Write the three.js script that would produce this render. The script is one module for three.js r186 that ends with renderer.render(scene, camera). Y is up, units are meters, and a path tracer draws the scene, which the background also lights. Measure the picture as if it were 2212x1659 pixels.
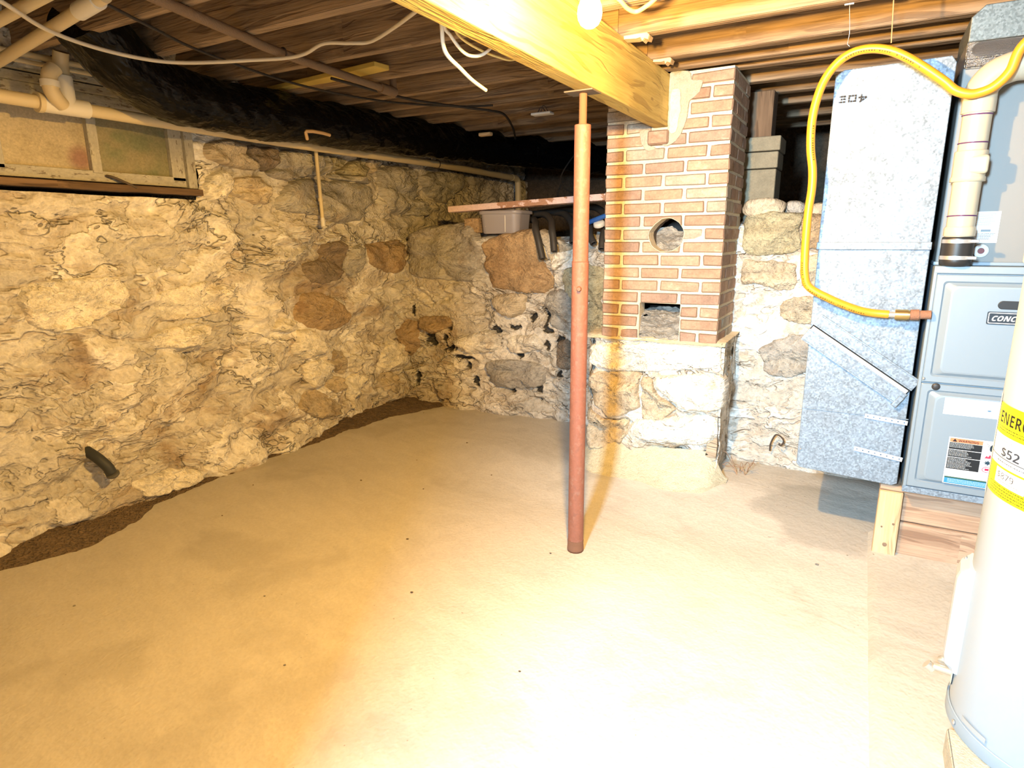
import * as THREE from 'three';
import { RoundedBoxGeometry } from 'three/addons/geometries/RoundedBoxGeometry.js';
import { mergeGeometries, mergeVertices } from 'three/addons/utils/BufferGeometryUtils.js';
import { RectAreaLightUniformsLib } from 'three/addons/lights/RectAreaLightUniformsLib.js';
import { Brush, Evaluator, SUBTRACTION } from 'three-bvh-csg';

// ---------------------------------------------------------------- camera, light, exposure
const scene = new THREE.Scene();
const RAD = Math.PI / 180;
const camera = new THREE.PerspectiveCamera(63.25, 2212 / 1659, 0.05, 60);
camera.rotation.order = 'YXZ';
camera.position.set(0, 1.386, 0);
camera.rotation.set(-13.341 * RAD, 29.315 * RAD, -0.445 * RAD);
const renderer = new THREE.WebGLRenderer({ antialias: true });
renderer.toneMapping = THREE.LinearToneMapping;
renderer.toneMappingExposure = 1.0;
renderer.shadowMap.enabled = true;
renderer.shadowMap.type = THREE.PCFSoftShadowMap;
RectAreaLightUniformsLib.init();
scene.background = new THREE.Color(0.55, 0.62, 0.72);          // pale daylight outside the added opening

// cool daylight from behind the photographer, let in by an added, unseen opening
const DAY_OPENING = { x0: -0.515, x1: -0.265, y0: 1.62, y1: 2.07, z: 1.0 };
const day = new THREE.RectAreaLight(new THREE.Color(0.52, 0.78, 1.0), 980, DAY_OPENING.x1 - DAY_OPENING.x0, DAY_OPENING.y1 - DAY_OPENING.y0);
day.position.set((DAY_OPENING.x0 + DAY_OPENING.x1) / 2, (DAY_OPENING.y0 + DAY_OPENING.y1) / 2, DAY_OPENING.z - 0.03);
day.lookAt(day.position.x, day.position.y, 0);
day.castShadow = true;
scene.add(day);
const BULB = new THREE.Vector3(-0.66, 1.917, -1.58);
const WARM = new THREE.Color(1.0, 0.56, 0.125);
const BULB_POWER = 20;

// ---------------------------------------------------------------- random numbers and noise
function mulberry(a) { return () => { a |= 0; a = a + 0x6D2B79F5 | 0; let t = Math.imul(a ^ a >>> 15, 1 | a); t = t + Math.imul(t ^ t >>> 7, 61 | t) ^ t; return ((t ^ t >>> 14) >>> 0) / 4294967296; }; }
const rnd = mulberry(20240611);
const rr = (a, b) => a + (b - a) * rnd();
const NT = new Float32Array(65536); { const g = mulberry(77); for (let i = 0; i < 65536; i++) NT[i] = g(); }
function vn(x, y, s = 0) {
  const xi = Math.floor(x), yi = Math.floor(y); let fx = x - xi, fy = y - yi;
  fx = fx * fx * (3 - 2 * fx); fy = fy * fy * (3 - 2 * fy);
  const h = (i, j) => NT[(Math.imul(i, 374761) + Math.imul(j, 668265) + s * 9176 + (Math.imul(i ^ (j << 3), 7919))) & 65535];
  const a = h(xi, yi), b = h(xi + 1, yi), c = h(xi, yi + 1), d = h(xi + 1, yi + 1);
  return a + (b - a) * fx + (c - a) * fy + (a - b - c + d) * fx * fy;
}
function fbm(x, y, o = 4, s = 0, g = 0.5) { let v = 0, a = 1, n = 0; for (let i = 0; i < o; i++) { v += a * vn(x, y, s + i * 13); n += a; a *= g; x = x * 2.03 + 17.1; y = y * 2.03 + 9.7; } return v / n; }
const clamp = (x, a = 0, b = 1) => x < a ? a : x > b ? b : x;
const ss = (a, b, x) => { const t = clamp((x - a) / (b - a)); return t * t * (3 - 2 * t); };
const lerp = (a, b, t) => a + (b - a) * t;
const mix3 = (a, b, t) => [lerp(a[0], b[0], t), lerp(a[1], b[1], t), lerp(a[2], b[2], t)];
function worley(x, y, s = 0) {                                    // f1, f2, cell value
  const xi = Math.floor(x), yi = Math.floor(y); let f1 = 9, f2 = 9, id = 0;
  for (let i = -1; i < 2; i++) for (let j = -1; j < 2; j++) {
    const k = (Math.imul(xi + i, 7349) + Math.imul(yi + j, 9151) + s * 331) & 65535;
    const dx = xi + i + NT[k] - x, dy = yi + j + NT[(k + 40503) & 65535] - y, d = Math.sqrt(dx * dx + dy * dy);
    if (d < f1) { f2 = f1; f1 = d; id = NT[(k * 3 + 11) & 65535]; } else if (d < f2) f2 = d;
  }
  return [f1, f2, id];
}

// ---------------------------------------------------------------- textures
const toS = new Uint8Array(4097); for (let i = 0; i <= 4096; i++) { const c = i / 4096; toS[i] = Math.round(255 * (c <= 0.0031308 ? 12.92 * c : 1.055 * Math.pow(c, 1 / 2.4) - 0.055)); }
const enc = c => toS[Math.round(clamp(c) * 4096)];
function tex(w, h, fn, srgb = true) {                            // fn(u, v, out) with u, v in 0..1; linear colour
  const d = new Uint8Array(w * h * 4), o = [0, 0, 0];
  for (let j = 0; j < h; j++) for (let i = 0; i < w; i++) {
    fn((i + 0.5) / w, (j + 0.5) / h, o); const k = (j * w + i) * 4;
    if (srgb) { d[k] = enc(o[0]); d[k + 1] = enc(o[1]); d[k + 2] = enc(o[2]); } else { d[k] = clamp(o[0]) * 255; d[k + 1] = clamp(o[1]) * 255; d[k + 2] = clamp(o[2]) * 255; }
    d[k + 3] = 255;
  }
  const t = new THREE.DataTexture(d, w, h); t.wrapS = t.wrapT = THREE.RepeatWrapping; t.magFilter = THREE.LinearFilter; t.minFilter = THREE.LinearMipmapLinearFilter; t.generateMipmaps = true;
  if (srgb) t.colorSpace = THREE.SRGBColorSpace; t.needsUpdate = true; return t;
}
function pair(w, h, fn) {                                         // colour and height in one pass; fn fills [r, g, b, height]
  const dc = new Uint8Array(w * h * 4), dh = new Uint8Array(w * h * 4), o = [0, 0, 0, 0];
  for (let j = 0; j < h; j++) for (let i = 0; i < w; i++) {
    fn((i + 0.5) / w, (j + 0.5) / h, o); const k = (j * w + i) * 4;
    dc[k] = enc(o[0]); dc[k + 1] = enc(o[1]); dc[k + 2] = enc(o[2]); dc[k + 3] = 255;
    dh[k] = dh[k + 1] = dh[k + 2] = clamp(o[3]) * 255; dh[k + 3] = 255;
  }
  return [dc, dh].map((d, n) => { const t = new THREE.DataTexture(d, w, h); t.wrapS = t.wrapT = THREE.RepeatWrapping; t.magFilter = THREE.LinearFilter; t.minFilter = THREE.LinearMipmapLinearFilter; t.generateMipmaps = true; if (!n) t.colorSpace = THREE.SRGBColorSpace; t.needsUpdate = true; return t; });
}
function rep(t, sx, sy) { const c = t.clone(); c.repeat.set(1 / sx, 1 / sy); c.needsUpdate = true; return c; }   // uv in metres
const PM = (o) => new THREE.MeshPhysicalMaterial(o);
const SM = (o) => new THREE.MeshStandardMaterial(o);
const lin = (r, g, b) => new THREE.Color().setRGB(r, g, b);

// ---------------------------------------------------------------- geometry helpers
function boxUV(g, axis = 0) {                                     // box projection in metres, grain (u) along axis
  const p = g.attributes.position, n = g.attributes.normal, uv = new Float32Array(p.count * 2);
  for (let i = 0; i < p.count; i++) {
    const P = [p.getX(i), p.getY(i), p.getZ(i)], N = [Math.abs(n.getX(i)), Math.abs(n.getY(i)), Math.abs(n.getZ(i))];
    const d = N[0] >= N[1] && N[0] >= N[2] ? 0 : N[1] >= N[2] ? 1 : 2; let ax = [0, 1, 2].filter(k => k !== d);
    if (ax[1] === axis) ax = [ax[1], ax[0]];
    uv[i * 2] = P[ax[0]] + 0.37 * d; uv[i * 2 + 1] = P[ax[1]] + 0.21 * d;
  }
  g.setAttribute('uv', new THREE.BufferAttribute(uv, 2)); return g;
}
function bx(x0, x1, y0, y1, z0, z1, { r = 0.004, axis = 0, o = 0 } = {}) {
  const w = Math.abs(x1 - x0), h = Math.abs(y1 - y0), d = Math.abs(z1 - z0), rad = Math.min(r, w / 2.2, h / 2.2, d / 2.2);
  const g = r > 0 ? new RoundedBoxGeometry(w, h, d, 2, rad) : new THREE.BoxGeometry(w, h, d).toNonIndexed();
  g.translate((x0 + x1) / 2, (y0 + y1) / 2, (z0 + z1) / 2); boxUV(g, axis);
  if (o) { const uv = g.attributes.uv; for (let i = 0; i < uv.count; i++) uv.setXY(i, uv.getX(i) + o, uv.getY(i) + o * 0.7); }
  return g;
}
function tube(pts, r, { seg = 64, rad = 12, caps = true, tension = 0.5, jitter = null } = {}) {
  const c = new THREE.CatmullRomCurve3(pts.map(p => p.isVector3 ? p : new THREE.Vector3(...p)), false, 'catmullrom', tension);
  const L = c.getLength(), g = new THREE.TubeGeometry(c, seg, r, rad, false), uv = g.attributes.uv;
  for (let i = 0; i < uv.count; i++) uv.setXY(i, uv.getX(i) * L, uv.getY(i) * 6.283 * r);
  if (jitter) { const p = g.attributes.position, n = g.attributes.normal; for (let i = 0; i < p.count; i++) { const k = jitter(uv.getX(i), uv.getY(i) / r); p.setXYZ(i, p.getX(i) + n.getX(i) * k, p.getY(i) + n.getY(i) * k, p.getZ(i) + n.getZ(i) * k); } g.computeVertexNormals(); }
  const out = [g.toNonIndexed()];
  if (caps) for (const t of [0, 1]) { const d = new THREE.CircleGeometry(r, rad), P = c.getPointAt(t), T = c.getTangentAt(t).multiplyScalar(t ? 1 : -1); d.applyQuaternion(new THREE.Quaternion().setFromUnitVectors(new THREE.Vector3(0, 0, 1), T)); d.translate(P.x, P.y, P.z); out.push(d.toNonIndexed()); }
  return join(out);
}
function cyl(a, b, r0, r1 = r0, rad = 24, open = false) {         // from point a to point b
  const A = new THREE.Vector3(...a), B = new THREE.Vector3(...b), L = A.distanceTo(B), g = new THREE.CylinderGeometry(r1, r0, L, rad, 1, open);
  const uv = g.attributes.uv; for (let i = 0; i < uv.count; i++) uv.setXY(i, uv.getX(i) * 6.283 * r0, uv.getY(i) * L);
  g.translate(0, L / 2, 0); g.applyQuaternion(new THREE.Quaternion().setFromUnitVectors(new THREE.Vector3(0, 1, 0), B.clone().sub(A).normalize())); g.translate(...a);
  return g.toNonIndexed();
}
function lathe(profile, pos, dir = [0, 1, 0], rad = 28) {
  const g = new THREE.LatheGeometry(profile.map(p => new THREE.Vector2(p[0], p[1])), rad);
  g.applyQuaternion(new THREE.Quaternion().setFromUnitVectors(new THREE.Vector3(0, 1, 0), new THREE.Vector3(...dir).normalize())); g.translate(...pos); return g.toNonIndexed();
}
function join(gs) { gs = gs.map(g => { const q = g.index ? g.toNonIndexed() : g; for (const k of Object.keys(q.attributes)) if (!['position', 'normal', 'uv'].includes(k)) q.deleteAttribute(k); return q; }); return gs.length > 1 ? mergeGeometries(gs) : gs[0]; }
function grid(a0, a1, na, b0, b1, nb, fn, { skip = null, flip = false, uv = (a, b) => [a, b] } = {}) {
  const pos = [], uvs = [], idx = [];
  for (let j = 0; j <= nb; j++) for (let i = 0; i <= na; i++) { const a = lerp(a0, a1, i / na), b = lerp(b0, b1, j / nb); pos.push(...fn(a, b)); uvs.push(...uv(a, b)); }
  for (let j = 0; j < nb; j++) for (let i = 0; i < na; i++) {
    if (skip && skip(lerp(a0, a1, (i + 0.5) / na), lerp(b0, b1, (j + 0.5) / nb))) continue;
    const p = j * (na + 1) + i, q = p + 1, r = p + na + 1, t = r + 1;
    flip ? idx.push(p, r, q, q, r, t) : idx.push(p, q, r, q, t, r);
  }
  const g = new THREE.BufferGeometry(); g.setAttribute('position', new THREE.Float32BufferAttribute(pos, 3)); g.setAttribute('uv', new THREE.Float32BufferAttribute(uvs, 2)); g.setIndex(idx); g.computeVertexNormals(); return g;
}
function prism(pts, depth, { bevel = 0.003, hole = null } = {}) { // shape in x, y extruded along +z
  const s = new THREE.Shape(pts.map(p => new THREE.Vector2(p[0], p[1]))); if (hole) for (const h of hole) s.holes.push(new THREE.Path(h.map(p => new THREE.Vector2(p[0], p[1]))));
  const g = new THREE.ExtrudeGeometry(s, { depth, bevelEnabled: bevel > 0, bevelSize: bevel, bevelThickness: bevel, bevelSegments: 2, curveSegments: 12 }); return boxUV(g);
}

// ---------------------------------------------------------------- naming
const used = {};
function numbered(n) { if (!(n in used)) { used[n] = 0; return n; } return n + '_' + String(++used[n]).padStart(3, '0'); }
function thing(name, label, category, pos = [0, 0, 0], group) {
  const o = new THREE.Group(); o.name = numbered(name); o.position.set(...pos); o.userData = { label, category }; if (group) o.userData.group = group; scene.add(o); return o;
}
function part(name, geo, mat, parent, label) {                    // geometry in world coordinates, parent may sit anywhere
  const m = new THREE.Mesh(Array.isArray(geo) ? join(geo) : geo, mat); m.name = name; m.castShadow = m.receiveShadow = true;
  let p = parent, off = new THREE.Vector3(); while (p && p !== scene) { off.add(p.position); p = p.parent; }
  if (off.lengthSq() > 0) m.position.copy(off.negate());
  if (label) m.userData.label = label; parent.add(m); return m;
}
function single(name, geo, mat, label, category, group) { const m = part(numbered(name), geo, mat, scene); m.userData = { label, category }; if (group) m.userData.group = group; return m; }
function struct(name, geo, mat, label) { const m = part(numbered(name), geo, mat, scene); m.userData = { kind: 'structure' }; if (label) m.userData.label = label; return m; }
const ORD = ['first', 'second', 'third', 'fourth', 'fifth', 'sixth', 'seventh', 'eighth', 'ninth', 'tenth', 'eleventh', 'twelfth', 'thirteenth', 'fourteenth'];

// ---------------------------------------------------------------- surfaces: walls
// stone outlines measured on each wall: [tone, a0, b0, a1, b1, ...] with a along the wall and b the height in metres
const STONES_LEFT = [
['cream',[-2.359,1.684,-2.397,1.739,-2.47,1.762,-2.549,1.744,-2.531,1.668,-2.459,1.61,-2.394,1.6,-2.356,1.631]],
['grey',[-2.947,1.73,-3.191,1.773,-3.724,1.764,-3.758,1.687,-3.739,1.615,-3.595,1.506,-3.368,1.485,-3.133,1.53,-2.897,1.555,-2.845,1.605]],
['grey',[-2.909,1.91,-3.114,1.955,-3.274,1.933,-3.25,1.801,-3.095,1.778,-2.948,1.741,-2.808,1.771,-2.86,1.819]],
['tan',[-2.388,1.901,-2.509,1.935,-2.656,1.925,-2.658,1.87,-2.749,1.816,-2.709,1.785,-2.539,1.791,-2.384,1.817]],
['dark',[-2.682,1.921,-2.874,1.935,-2.891,1.88,-2.869,1.812,-2.791,1.791,-2.715,1.834]],
['olive',[-3.353,1.925,-3.533,1.926,-3.478,1.872,-3.403,1.841]],
['olive',[-3.426,1.835,-3.568,1.909,-3.714,1.952,-3.729,1.82,-3.585,1.814]],
['grey',[-3.389,1.82,-3.728,1.807,-3.712,1.771,-3.374,1.786]],
['grey',[-3.902,1.9,-4.065,1.932,-4.248,1.882,-4.322,1.772,-4.317,1.694,-4.178,1.573,-4.068,1.561,-3.935,1.595,-3.872,1.71,-3.851,1.798]],
['grey',[-4.379,1.873,-4.664,1.944,-4.991,1.95,-4.965,1.81,-4.761,1.673,-4.541,1.705,-4.424,1.778]],
['grey',[-4.334,1.695,-4.483,1.622,-4.41,1.56,-4.21,1.565]],
['grey',[-3.286,1.934,-3.344,1.892,-3.323,1.859,-3.26,1.798]],
['tan',[-3.754,1.948,-3.891,1.943,-3.829,1.867,-3.759,1.853]],
['tan',[-2.547,1.724,-2.75,1.752,-2.816,1.685,-2.816,1.604,-2.686,1.591,-2.553,1.642]],
['dark',[-3.214,1.344,-3.392,1.359,-3.409,1.281,-3.385,1.152,-3.268,1.081,-3.054,1.095,-3.034,1.21,-3.181,1.246]],
['grey',[-3.408,1.264,-3.541,1.339,-3.571,1.241,-3.549,1.144,-3.467,1.099,-3.397,1.152]],
['brown',[-3.619,1.329,-4.007,1.362,-4.08,1.303,-4.055,1.187,-3.941,1.105,-3.768,1.142,-3.608,1.204]],
['brown',[-3.033,1.022,-3.195,1.001,-3.381,0.871,-3.361,0.78,-3.17,0.751,-3.008,0.794,-2.923,0.862,-2.971,0.97]],
['cream',[-2.933,0.79,-3.033,0.762,-3.111,0.669,-3.115,0.608,-3.023,0.572,-2.957,0.583,-2.861,0.628,-2.869,0.706]],
['cream',[-2.972,0.551,-3.14,0.559,-3.204,0.478,-3.196,0.401,-3.098,0.352,-2.982,0.377,-2.942,0.445,-2.939,0.505]],
['tan',[-3.206,0.601,-3.298,0.571,-3.342,0.468,-3.332,0.414,-3.261,0.42,-3.208,0.516]],
['cream',[-3.361,0.552,-3.46,0.528,-3.511,0.454,-3.482,0.393,-3.381,0.405,-3.355,0.482]],
['cream',[-3.322,0.368,-3.492,0.375,-3.537,0.349,-3.445,0.236,-3.364,0.113,-3.313,0.167]],
['cream',[-3.76,0.512,-3.896,0.577,-4.026,0.496,-4.031,0.378,-3.984,0.315,-3.772,0.338,-3.715,0.417]],
['cream',[-2.735,0.829,-2.809,0.875,-2.912,0.842,-2.925,0.798,-2.833,0.782,-2.74,0.794]],
['tan',[-2.83,0.277,-3.028,0.352,-3.218,0.198,-3.202,0.138,-3.007,0.149]],
['tan',[-3.719,0.322,-3.889,0.315,-3.95,0.222,-3.862,0.142,-3.723,0.208]],
['tan',[-3.197,0.409,-3.28,0.385,-3.293,0.302,-3.205,0.281,-3.139,0.351]],
['cream',[-1.929,0.887,-2.168,0.924,-2.271,0.897,-2.264,0.84,-2.195,0.794,-1.945,0.812]],
['cream',[-2.0,1.102,-2.289,1.147,-2.45,1.079,-2.44,1.0,-2.263,0.951,-2.041,0.949,-1.998,0.991]],
['cream',[-1.708,0.134,-1.917,0.14,-2.062,0.087,-2.089,0.026,-1.957,0.009,-1.74,0.05]],
['cream',[-1.413,1.188,-1.616,1.206,-1.803,1.197,-1.855,1.107,-1.826,1.06,-1.654,0.987,-1.496,0.954,-1.382,1.026,-1.362,1.105]],
];
const STONES_BACK = [
['grey',[-3.205,1.387,-3.02,1.46,-2.655,1.473,-2.549,1.366,-2.53,1.258,-2.544,1.132,-2.623,1.056,-2.921,1.058,-3.161,1.081,-3.229,1.196]],
['rust',[-2.502,1.33,-2.359,1.391,-2.106,1.431,-2.038,1.363,-2.008,1.228,-1.911,1.067,-1.998,0.986,-2.198,0.988,-2.417,1.017,-2.494,1.187]],
['cream',[-1.922,1.254,-1.792,1.288,-1.791,1.238,-1.893,1.153,-1.931,1.161]],
['olive',[-1.836,1.154,-1.68,1.198,-1.555,1.159,-1.549,0.953,-1.629,0.933,-1.815,0.976]],
['tan',[-2.418,0.953,-2.178,0.971,-2.168,0.828,-2.303,0.802,-2.409,0.861]],
['grey',[-1.968,0.979,-1.863,1.017,-1.777,0.977,-1.783,0.726,-1.937,0.752]],
['cream',[-2.798,0.58,-2.477,0.689,-2.369,0.622,-2.414,0.533,-2.662,0.493]],
['cream',[-2.284,0.646,-2.056,0.681,-2.006,0.585,-2.264,0.526]],
['grey',[-2.516,0.428,-2.264,0.479,-2.005,0.447,-2.025,0.296,-2.43,0.251]],
['brown',[-3.129,0.747,-2.85,0.772,-2.829,0.696,-3.0,0.625,-3.085,0.65]],
['dark',[-1.878,0.64,-1.772,0.657,-1.769,0.452,-1.886,0.459]],
['olive',[-1.639,0.983,-1.544,0.936,-1.539,0.751,-1.633,0.693,-1.672,0.811]],
['brown',[-3.334,0.715,-3.156,0.705,-3.14,0.545,-3.236,0.414,-3.331,0.551]],
['tan',[-2.019,1.43,-1.933,1.38,-1.866,1.263,-1.931,1.178,-1.97,1.279]],
['tan',[-1.876,1.363,-1.774,1.313,-1.801,1.288,-1.866,1.28]],
['cream',[-1.864,1.145,-1.827,1.154,-1.844,1.052,-1.882,1.034,-1.902,1.11]],
];
const STONES_BACK_RIGHT = [
['olive',[-0.608,1.486,-0.339,1.494,-0.318,1.474,-0.336,1.4,-0.314,1.313,-0.397,1.277,-0.599,1.282]],
['tan',[-0.602,1.245,-0.348,1.23,-0.328,1.195,-0.33,1.093,-0.408,1.078,-0.533,1.117,-0.604,1.115]],
['grey',[-0.486,0.742,-0.403,0.812,-0.247,0.848,-0.195,0.766,-0.202,0.665,-0.31,0.604,-0.445,0.609,-0.464,0.692]],
['tan',[-0.376,1.031,-0.217,1.055,-0.197,0.9,-0.39,0.932]],
['brown',[-0.321,1.474,-0.221,1.483,-0.199,1.313,-0.301,1.313,-0.328,1.4]],
['tan',[-0.286,1.266,-0.19,1.278,-0.175,1.116,-0.275,1.089,-0.316,1.183]],
];
const STONES_BASE = [
['cream',[-1.354,0.759,-1.191,0.778,-0.998,0.809,-0.838,0.812,-0.641,0.833,-0.616,0.716,-0.747,0.679,-0.866,0.658,-1.12,0.627,-1.351,0.644]],
['tan',[-1.357,0.593,-1.22,0.62,-1.054,0.624,-1.063,0.525,-1.046,0.436,-1.205,0.354,-1.354,0.465]],
['cream',[-0.977,0.612,-0.805,0.643,-0.607,0.669,-0.59,0.5,-0.645,0.456,-0.825,0.454,-0.935,0.54]],
['cream',[-1.082,0.344,-0.853,0.396,-0.643,0.425,-0.628,0.282,-0.746,0.253,-0.947,0.254,-1.086,0.263]],
['tan',[-1.359,0.382,-1.225,0.338,-1.116,0.346,-1.119,0.251,-1.172,0.181,-1.355,0.159]],
['tan',[-1.04,0.606,-0.983,0.605,-0.954,0.525,-0.843,0.442,-0.915,0.381,-1.03,0.365,-1.037,0.515]],
];
const PITS=[ [-3.484, 0.772, 0.027, 0.06],[-3.191, 0.799, 0.021, 0.054],[-3.037, 0.608, 0.039, 0.09],[-2.837, 0.714, 0.021, 0.075],[-2.886, 0.607, 0.024, 0.045],[-2.827, 0.511, 0.048, 0.042],[-2.384, 0.696, 0.048, 0.024],[-2.224, 0.727, 0.042, 0.024],[-2.103, 0.793, 0.024, 0.036],[-1.983, 0.783, 0.018, 0.102],[-1.956, 0.71, 0.048, 0.018],[-1.971, 0.614, 0.018, 0.048],[-1.882, 0.598, 0.021, 0.084],[-1.853, 0.65, 0.036, 0.021],[-2.201, 0.523, 0.024, 0.027],[-2.257, 0.56, 0.018, 0.03],[-2.259, 0.26, 0.03, 0.036],[-1.868, 0.401, 0.018, 0.027],[-2.589, 0.271, 0.03, 0.048],[-2.664, 0.394, 0.018, 0.021],[-2.705, 0.458, 0.066, 0.015],[-3.15, 0.239, 0.03, 0.06],[-3.275, 0.178, 0.024, 0.024],[-2.03, 0.314, 0.018, 0.09] ];
const SOIL= [[-3.11, -1.034], [-3.068, -1.192], [-2.998, -1.351], [-3.038, -1.544], [-3.154, -1.758], [-3.195, -2.058], [-3.227, -2.468], [-3.198, -2.782], [-3.128, -3.101], [-3.026, -3.536], [-2.888, -3.822], [-2.791, -4.07]]

// relief of the left wall: bulging parged rubble
function pillow(a, b, sx, sy, s) {
  const wx = a / sx + 0.5 * (fbm(a * 3, b * 3, 3, s) - 0.5), wy = b / sy + 0.6 * (fbm(a * 3 + 9, b * 3, 3, s + 5) - 0.5);
  const [f1, f2, id] = worley(wx, wy, s); return [ss(0, 0.5, f2 - f1), id, f2 - f1];
}
const lumps = (a, b, s) => 0.040 * (fbm(a * 5, b * 8, 4, s) - 0.5) + 0.034 * (fbm(a * 13, b * 19, 3, s + 3) - 0.5) - 0.030 * ss(0.80, 0.97, 1 - Math.abs(2 * fbm(a * 3.4, b * 6.4, 4, s + 6) - 1)) + 0.012 * limeLayer(a, b, s > 35 ? 140 : 40);
function reliefLeft(z, y) {
  const [p, id] = pillow(z, y, 0.42, 0.26, 3);
  return 0.06 * (fbm(z * 0.9, y * 1.1, 3, 21) - 0.5) + p * (0.022 + 0.028 * id) + lumps(z, y, 31) + 0.055 * ss(0.35, 0, y) * (0.6 + 0.8 * fbm(z * 2, 1, 2, 8)) - 0.03 * ss(1.35, 1.75, y);
}
const reliefBack0 = (x, y) => { const [p, id] = pillow(x, y, 0.36, 0.24, 9); return 0.04 * (fbm(x * 1.3, y * 1.3, 3, 41) - 0.5) + p * (0.02 + 0.025 * id) + lumps(x, y, 51) + 0.05 * ss(0.3, 0, y); };
function pitAt(x, y) { let m = 0; for (const [px, py, w, h] of PITS) { const dx = (x - px) / w, dy = (y - py) / h; if (Math.abs(dx) < 2.2 && Math.abs(dy) < 2.2) { const n = 0.9 * (fbm(x * 26, y * 26, 3, 61) - 0.5) * 2; m = Math.max(m, ss(1.0, 0.75, Math.sqrt(dx * dx + dy * dy) + n)); } } return m; }
const reliefBack = (x, y) => reliefBack0(x, y) - 0.05 * pitAt(x, y);
const reliefRight = (x, y) => { const [p, id] = pillow(x, y, 0.4, 0.26, 14); return 0.04 * (fbm(x * 1.3, y * 1.3, 3, 47) - 0.5) + p * (0.012 + 0.014 * id) + 0.55 * lumps(x, y, 57) + 0.04 * ss(0.3, 0, y); };
const reliefBase = (x, y) => { const [p, id] = pillow(x, y, 0.4, 0.3, 19); return p * (0.02 + 0.02 * id) + lumps(x, y, 67) + 0.03 * ss(0.2, 0, y); };

// lime-washed, parged and bare masonry: colour of the matter itself, and fine relief
const CREAM = [0.76, 0.73, 0.67], TAN = [0.56, 0.505, 0.42], BROWN = [0.33, 0.235, 0.145], GREYST = [0.37, 0.35, 0.31], WHITE = [0.84, 0.825, 0.785], DARKST = [0.13, 0.105, 0.085];
const ridge = (x, y, o, s, g) => 1 - Math.abs(2 * fbm(x, y, o, s, g) - 1);
const limeLayer = (a, b, s) => ss(0.485, 0.505, fbm(a * 3.1 + 0.5 * fbm(a * 6, b * 6, 2, s), b * 4.6, 6, s + 71, 0.62));   // 1 where the lime coat still holds
function masonry(a, b, s, o, bare, brown, white) {                // bare, brown, white: how far the lime is gone, stained, bloomed
  const wx = 0.35 * (fbm(a * 1.7, b * 1.7, 4, s) - 0.5), wy = 0.35 * (fbm(a * 1.7 + 5, b * 1.7, 4, s + 3) - 0.5);
  const x = a + wx, y = b + wy;
  const big = fbm(x * 2.2, y * 3.4, 5, s + 7), streak = fbm(x * 6 + y * 2.5, y * 21, 5, s + 11, 0.6), fine = fbm(a * 60, b * 66, 4, s + 17, 0.68), mid = fbm(x * 13, y * 17, 5, s + 23, 0.62);
  const t = big * 0.40 + streak * 0.32 + mid * 0.38, lime = limeLayer(a, b, s);
  let c = mix3(TAN, CREAM, ss(0.36, 0.56, t + 0.07 * (lime - 0.5)));
  c = mix3(c, WHITE, ss(0.58, 0.70, t + 0.09 * white) * (0.4 + 0.6 * lime));
  c = mix3(c, mix3(TAN, GREYST, big), (1 - lime) * 0.45);
  c = mix3(c, BROWN, 0.8 * ss(0.60, 0.80, fbm(x * 3.1 + 7, y * 3.7, 5, s + 29, 0.58) + 0.26 * brown));
  c = mix3(c, [0.47, 0.455, 0.41], 0.5 * ss(0.50, 0.60, fbm(x * 1.6 + 11, y * 2.3, 6, s + 83, 0.6)));
  const vein = ss(0.84, 0.97, ridge(x * 3.4, y * 8.2, 5, s + 37, 0.58)) * ss(0.42, 0.6, fbm(a * 2.6, b * 3, 3, s + 49)), vein2 = ss(0.90, 0.985, ridge(x * 9 + 3, y * 17, 4, s + 43, 0.58)) * ss(0.45, 0.62, fbm(a * 4 + 9, b * 5, 3, s + 53));
  c = mix3(c, BROWN, 0.42 * vein + 0.28 * vein2);
  const p = pillow(a, b, 0.42, 0.26, s > 100 ? 9 : 3);
  c = mix3(c, mix3(GREYST, TAN, p[1]), bare * (0.55 + 0.45 * p[0]));
  const crack = Math.min(1, ss(0.972, 0.996, ridge(x * 4.2, y * 7.5, 5, s + 97, 0.55)) * ss(0.5, 0.6, fbm(a * 3, b * 3, 3, s + 59)));
  const k = 0.60 + 0.62 * fine + 0.26 * mid;
  c = mix3([c[0] * k, c[1] * k, c[2] * k], [0.12, 0.09, 0.06], 0.4 * crack);
  o[0] = c[0]; o[1] = c[1]; o[2] = c[2];
  o[3] = clamp(0.10 + 0.36 * mid + 0.20 * fine + 0.26 * streak + 0.14 * lime - 0.16 * vein - 0.10 * vein2 - 0.30 * crack);
}
const LW = { z0: -5.7, z1: -0.7, y0: 0, y1: 2.4 };
const [leftMap, leftBump] = pair(2048, 1024, (u, v, o) => {
  const z = lerp(LW.z0, LW.z1, u), y = lerp(LW.y0, LW.y1, v);
  const bare = ss(-2.3, -2.7, z + 0.5 * (fbm(z * 3, y * 3, 3, 1) - 0.5)) * ss(1.38, 1.6, y + 0.4 * (fbm(z * 4, y * 4, 3, 2) - 0.5)) * 0.9 + ss(-4.2, -4.5, z) * 0.8;
  const brown = ss(0.9, 0.2, Math.hypot((z + 3.45) / 1.0, (y - 0.98) / 0.55)) * 0.9 + 0.35 * ss(1.1, 0.3, Math.hypot((z + 1.6) / 1.6, (y - 0.25) / 0.5));
  masonry(z, y, 100 - 60, o, clamp(bare), brown, 0.8 * ss(0.7, 0, Math.hypot((z + 2.75) / 0.6, (y - 1.3) / 0.45)) + 0.25);
});
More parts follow.
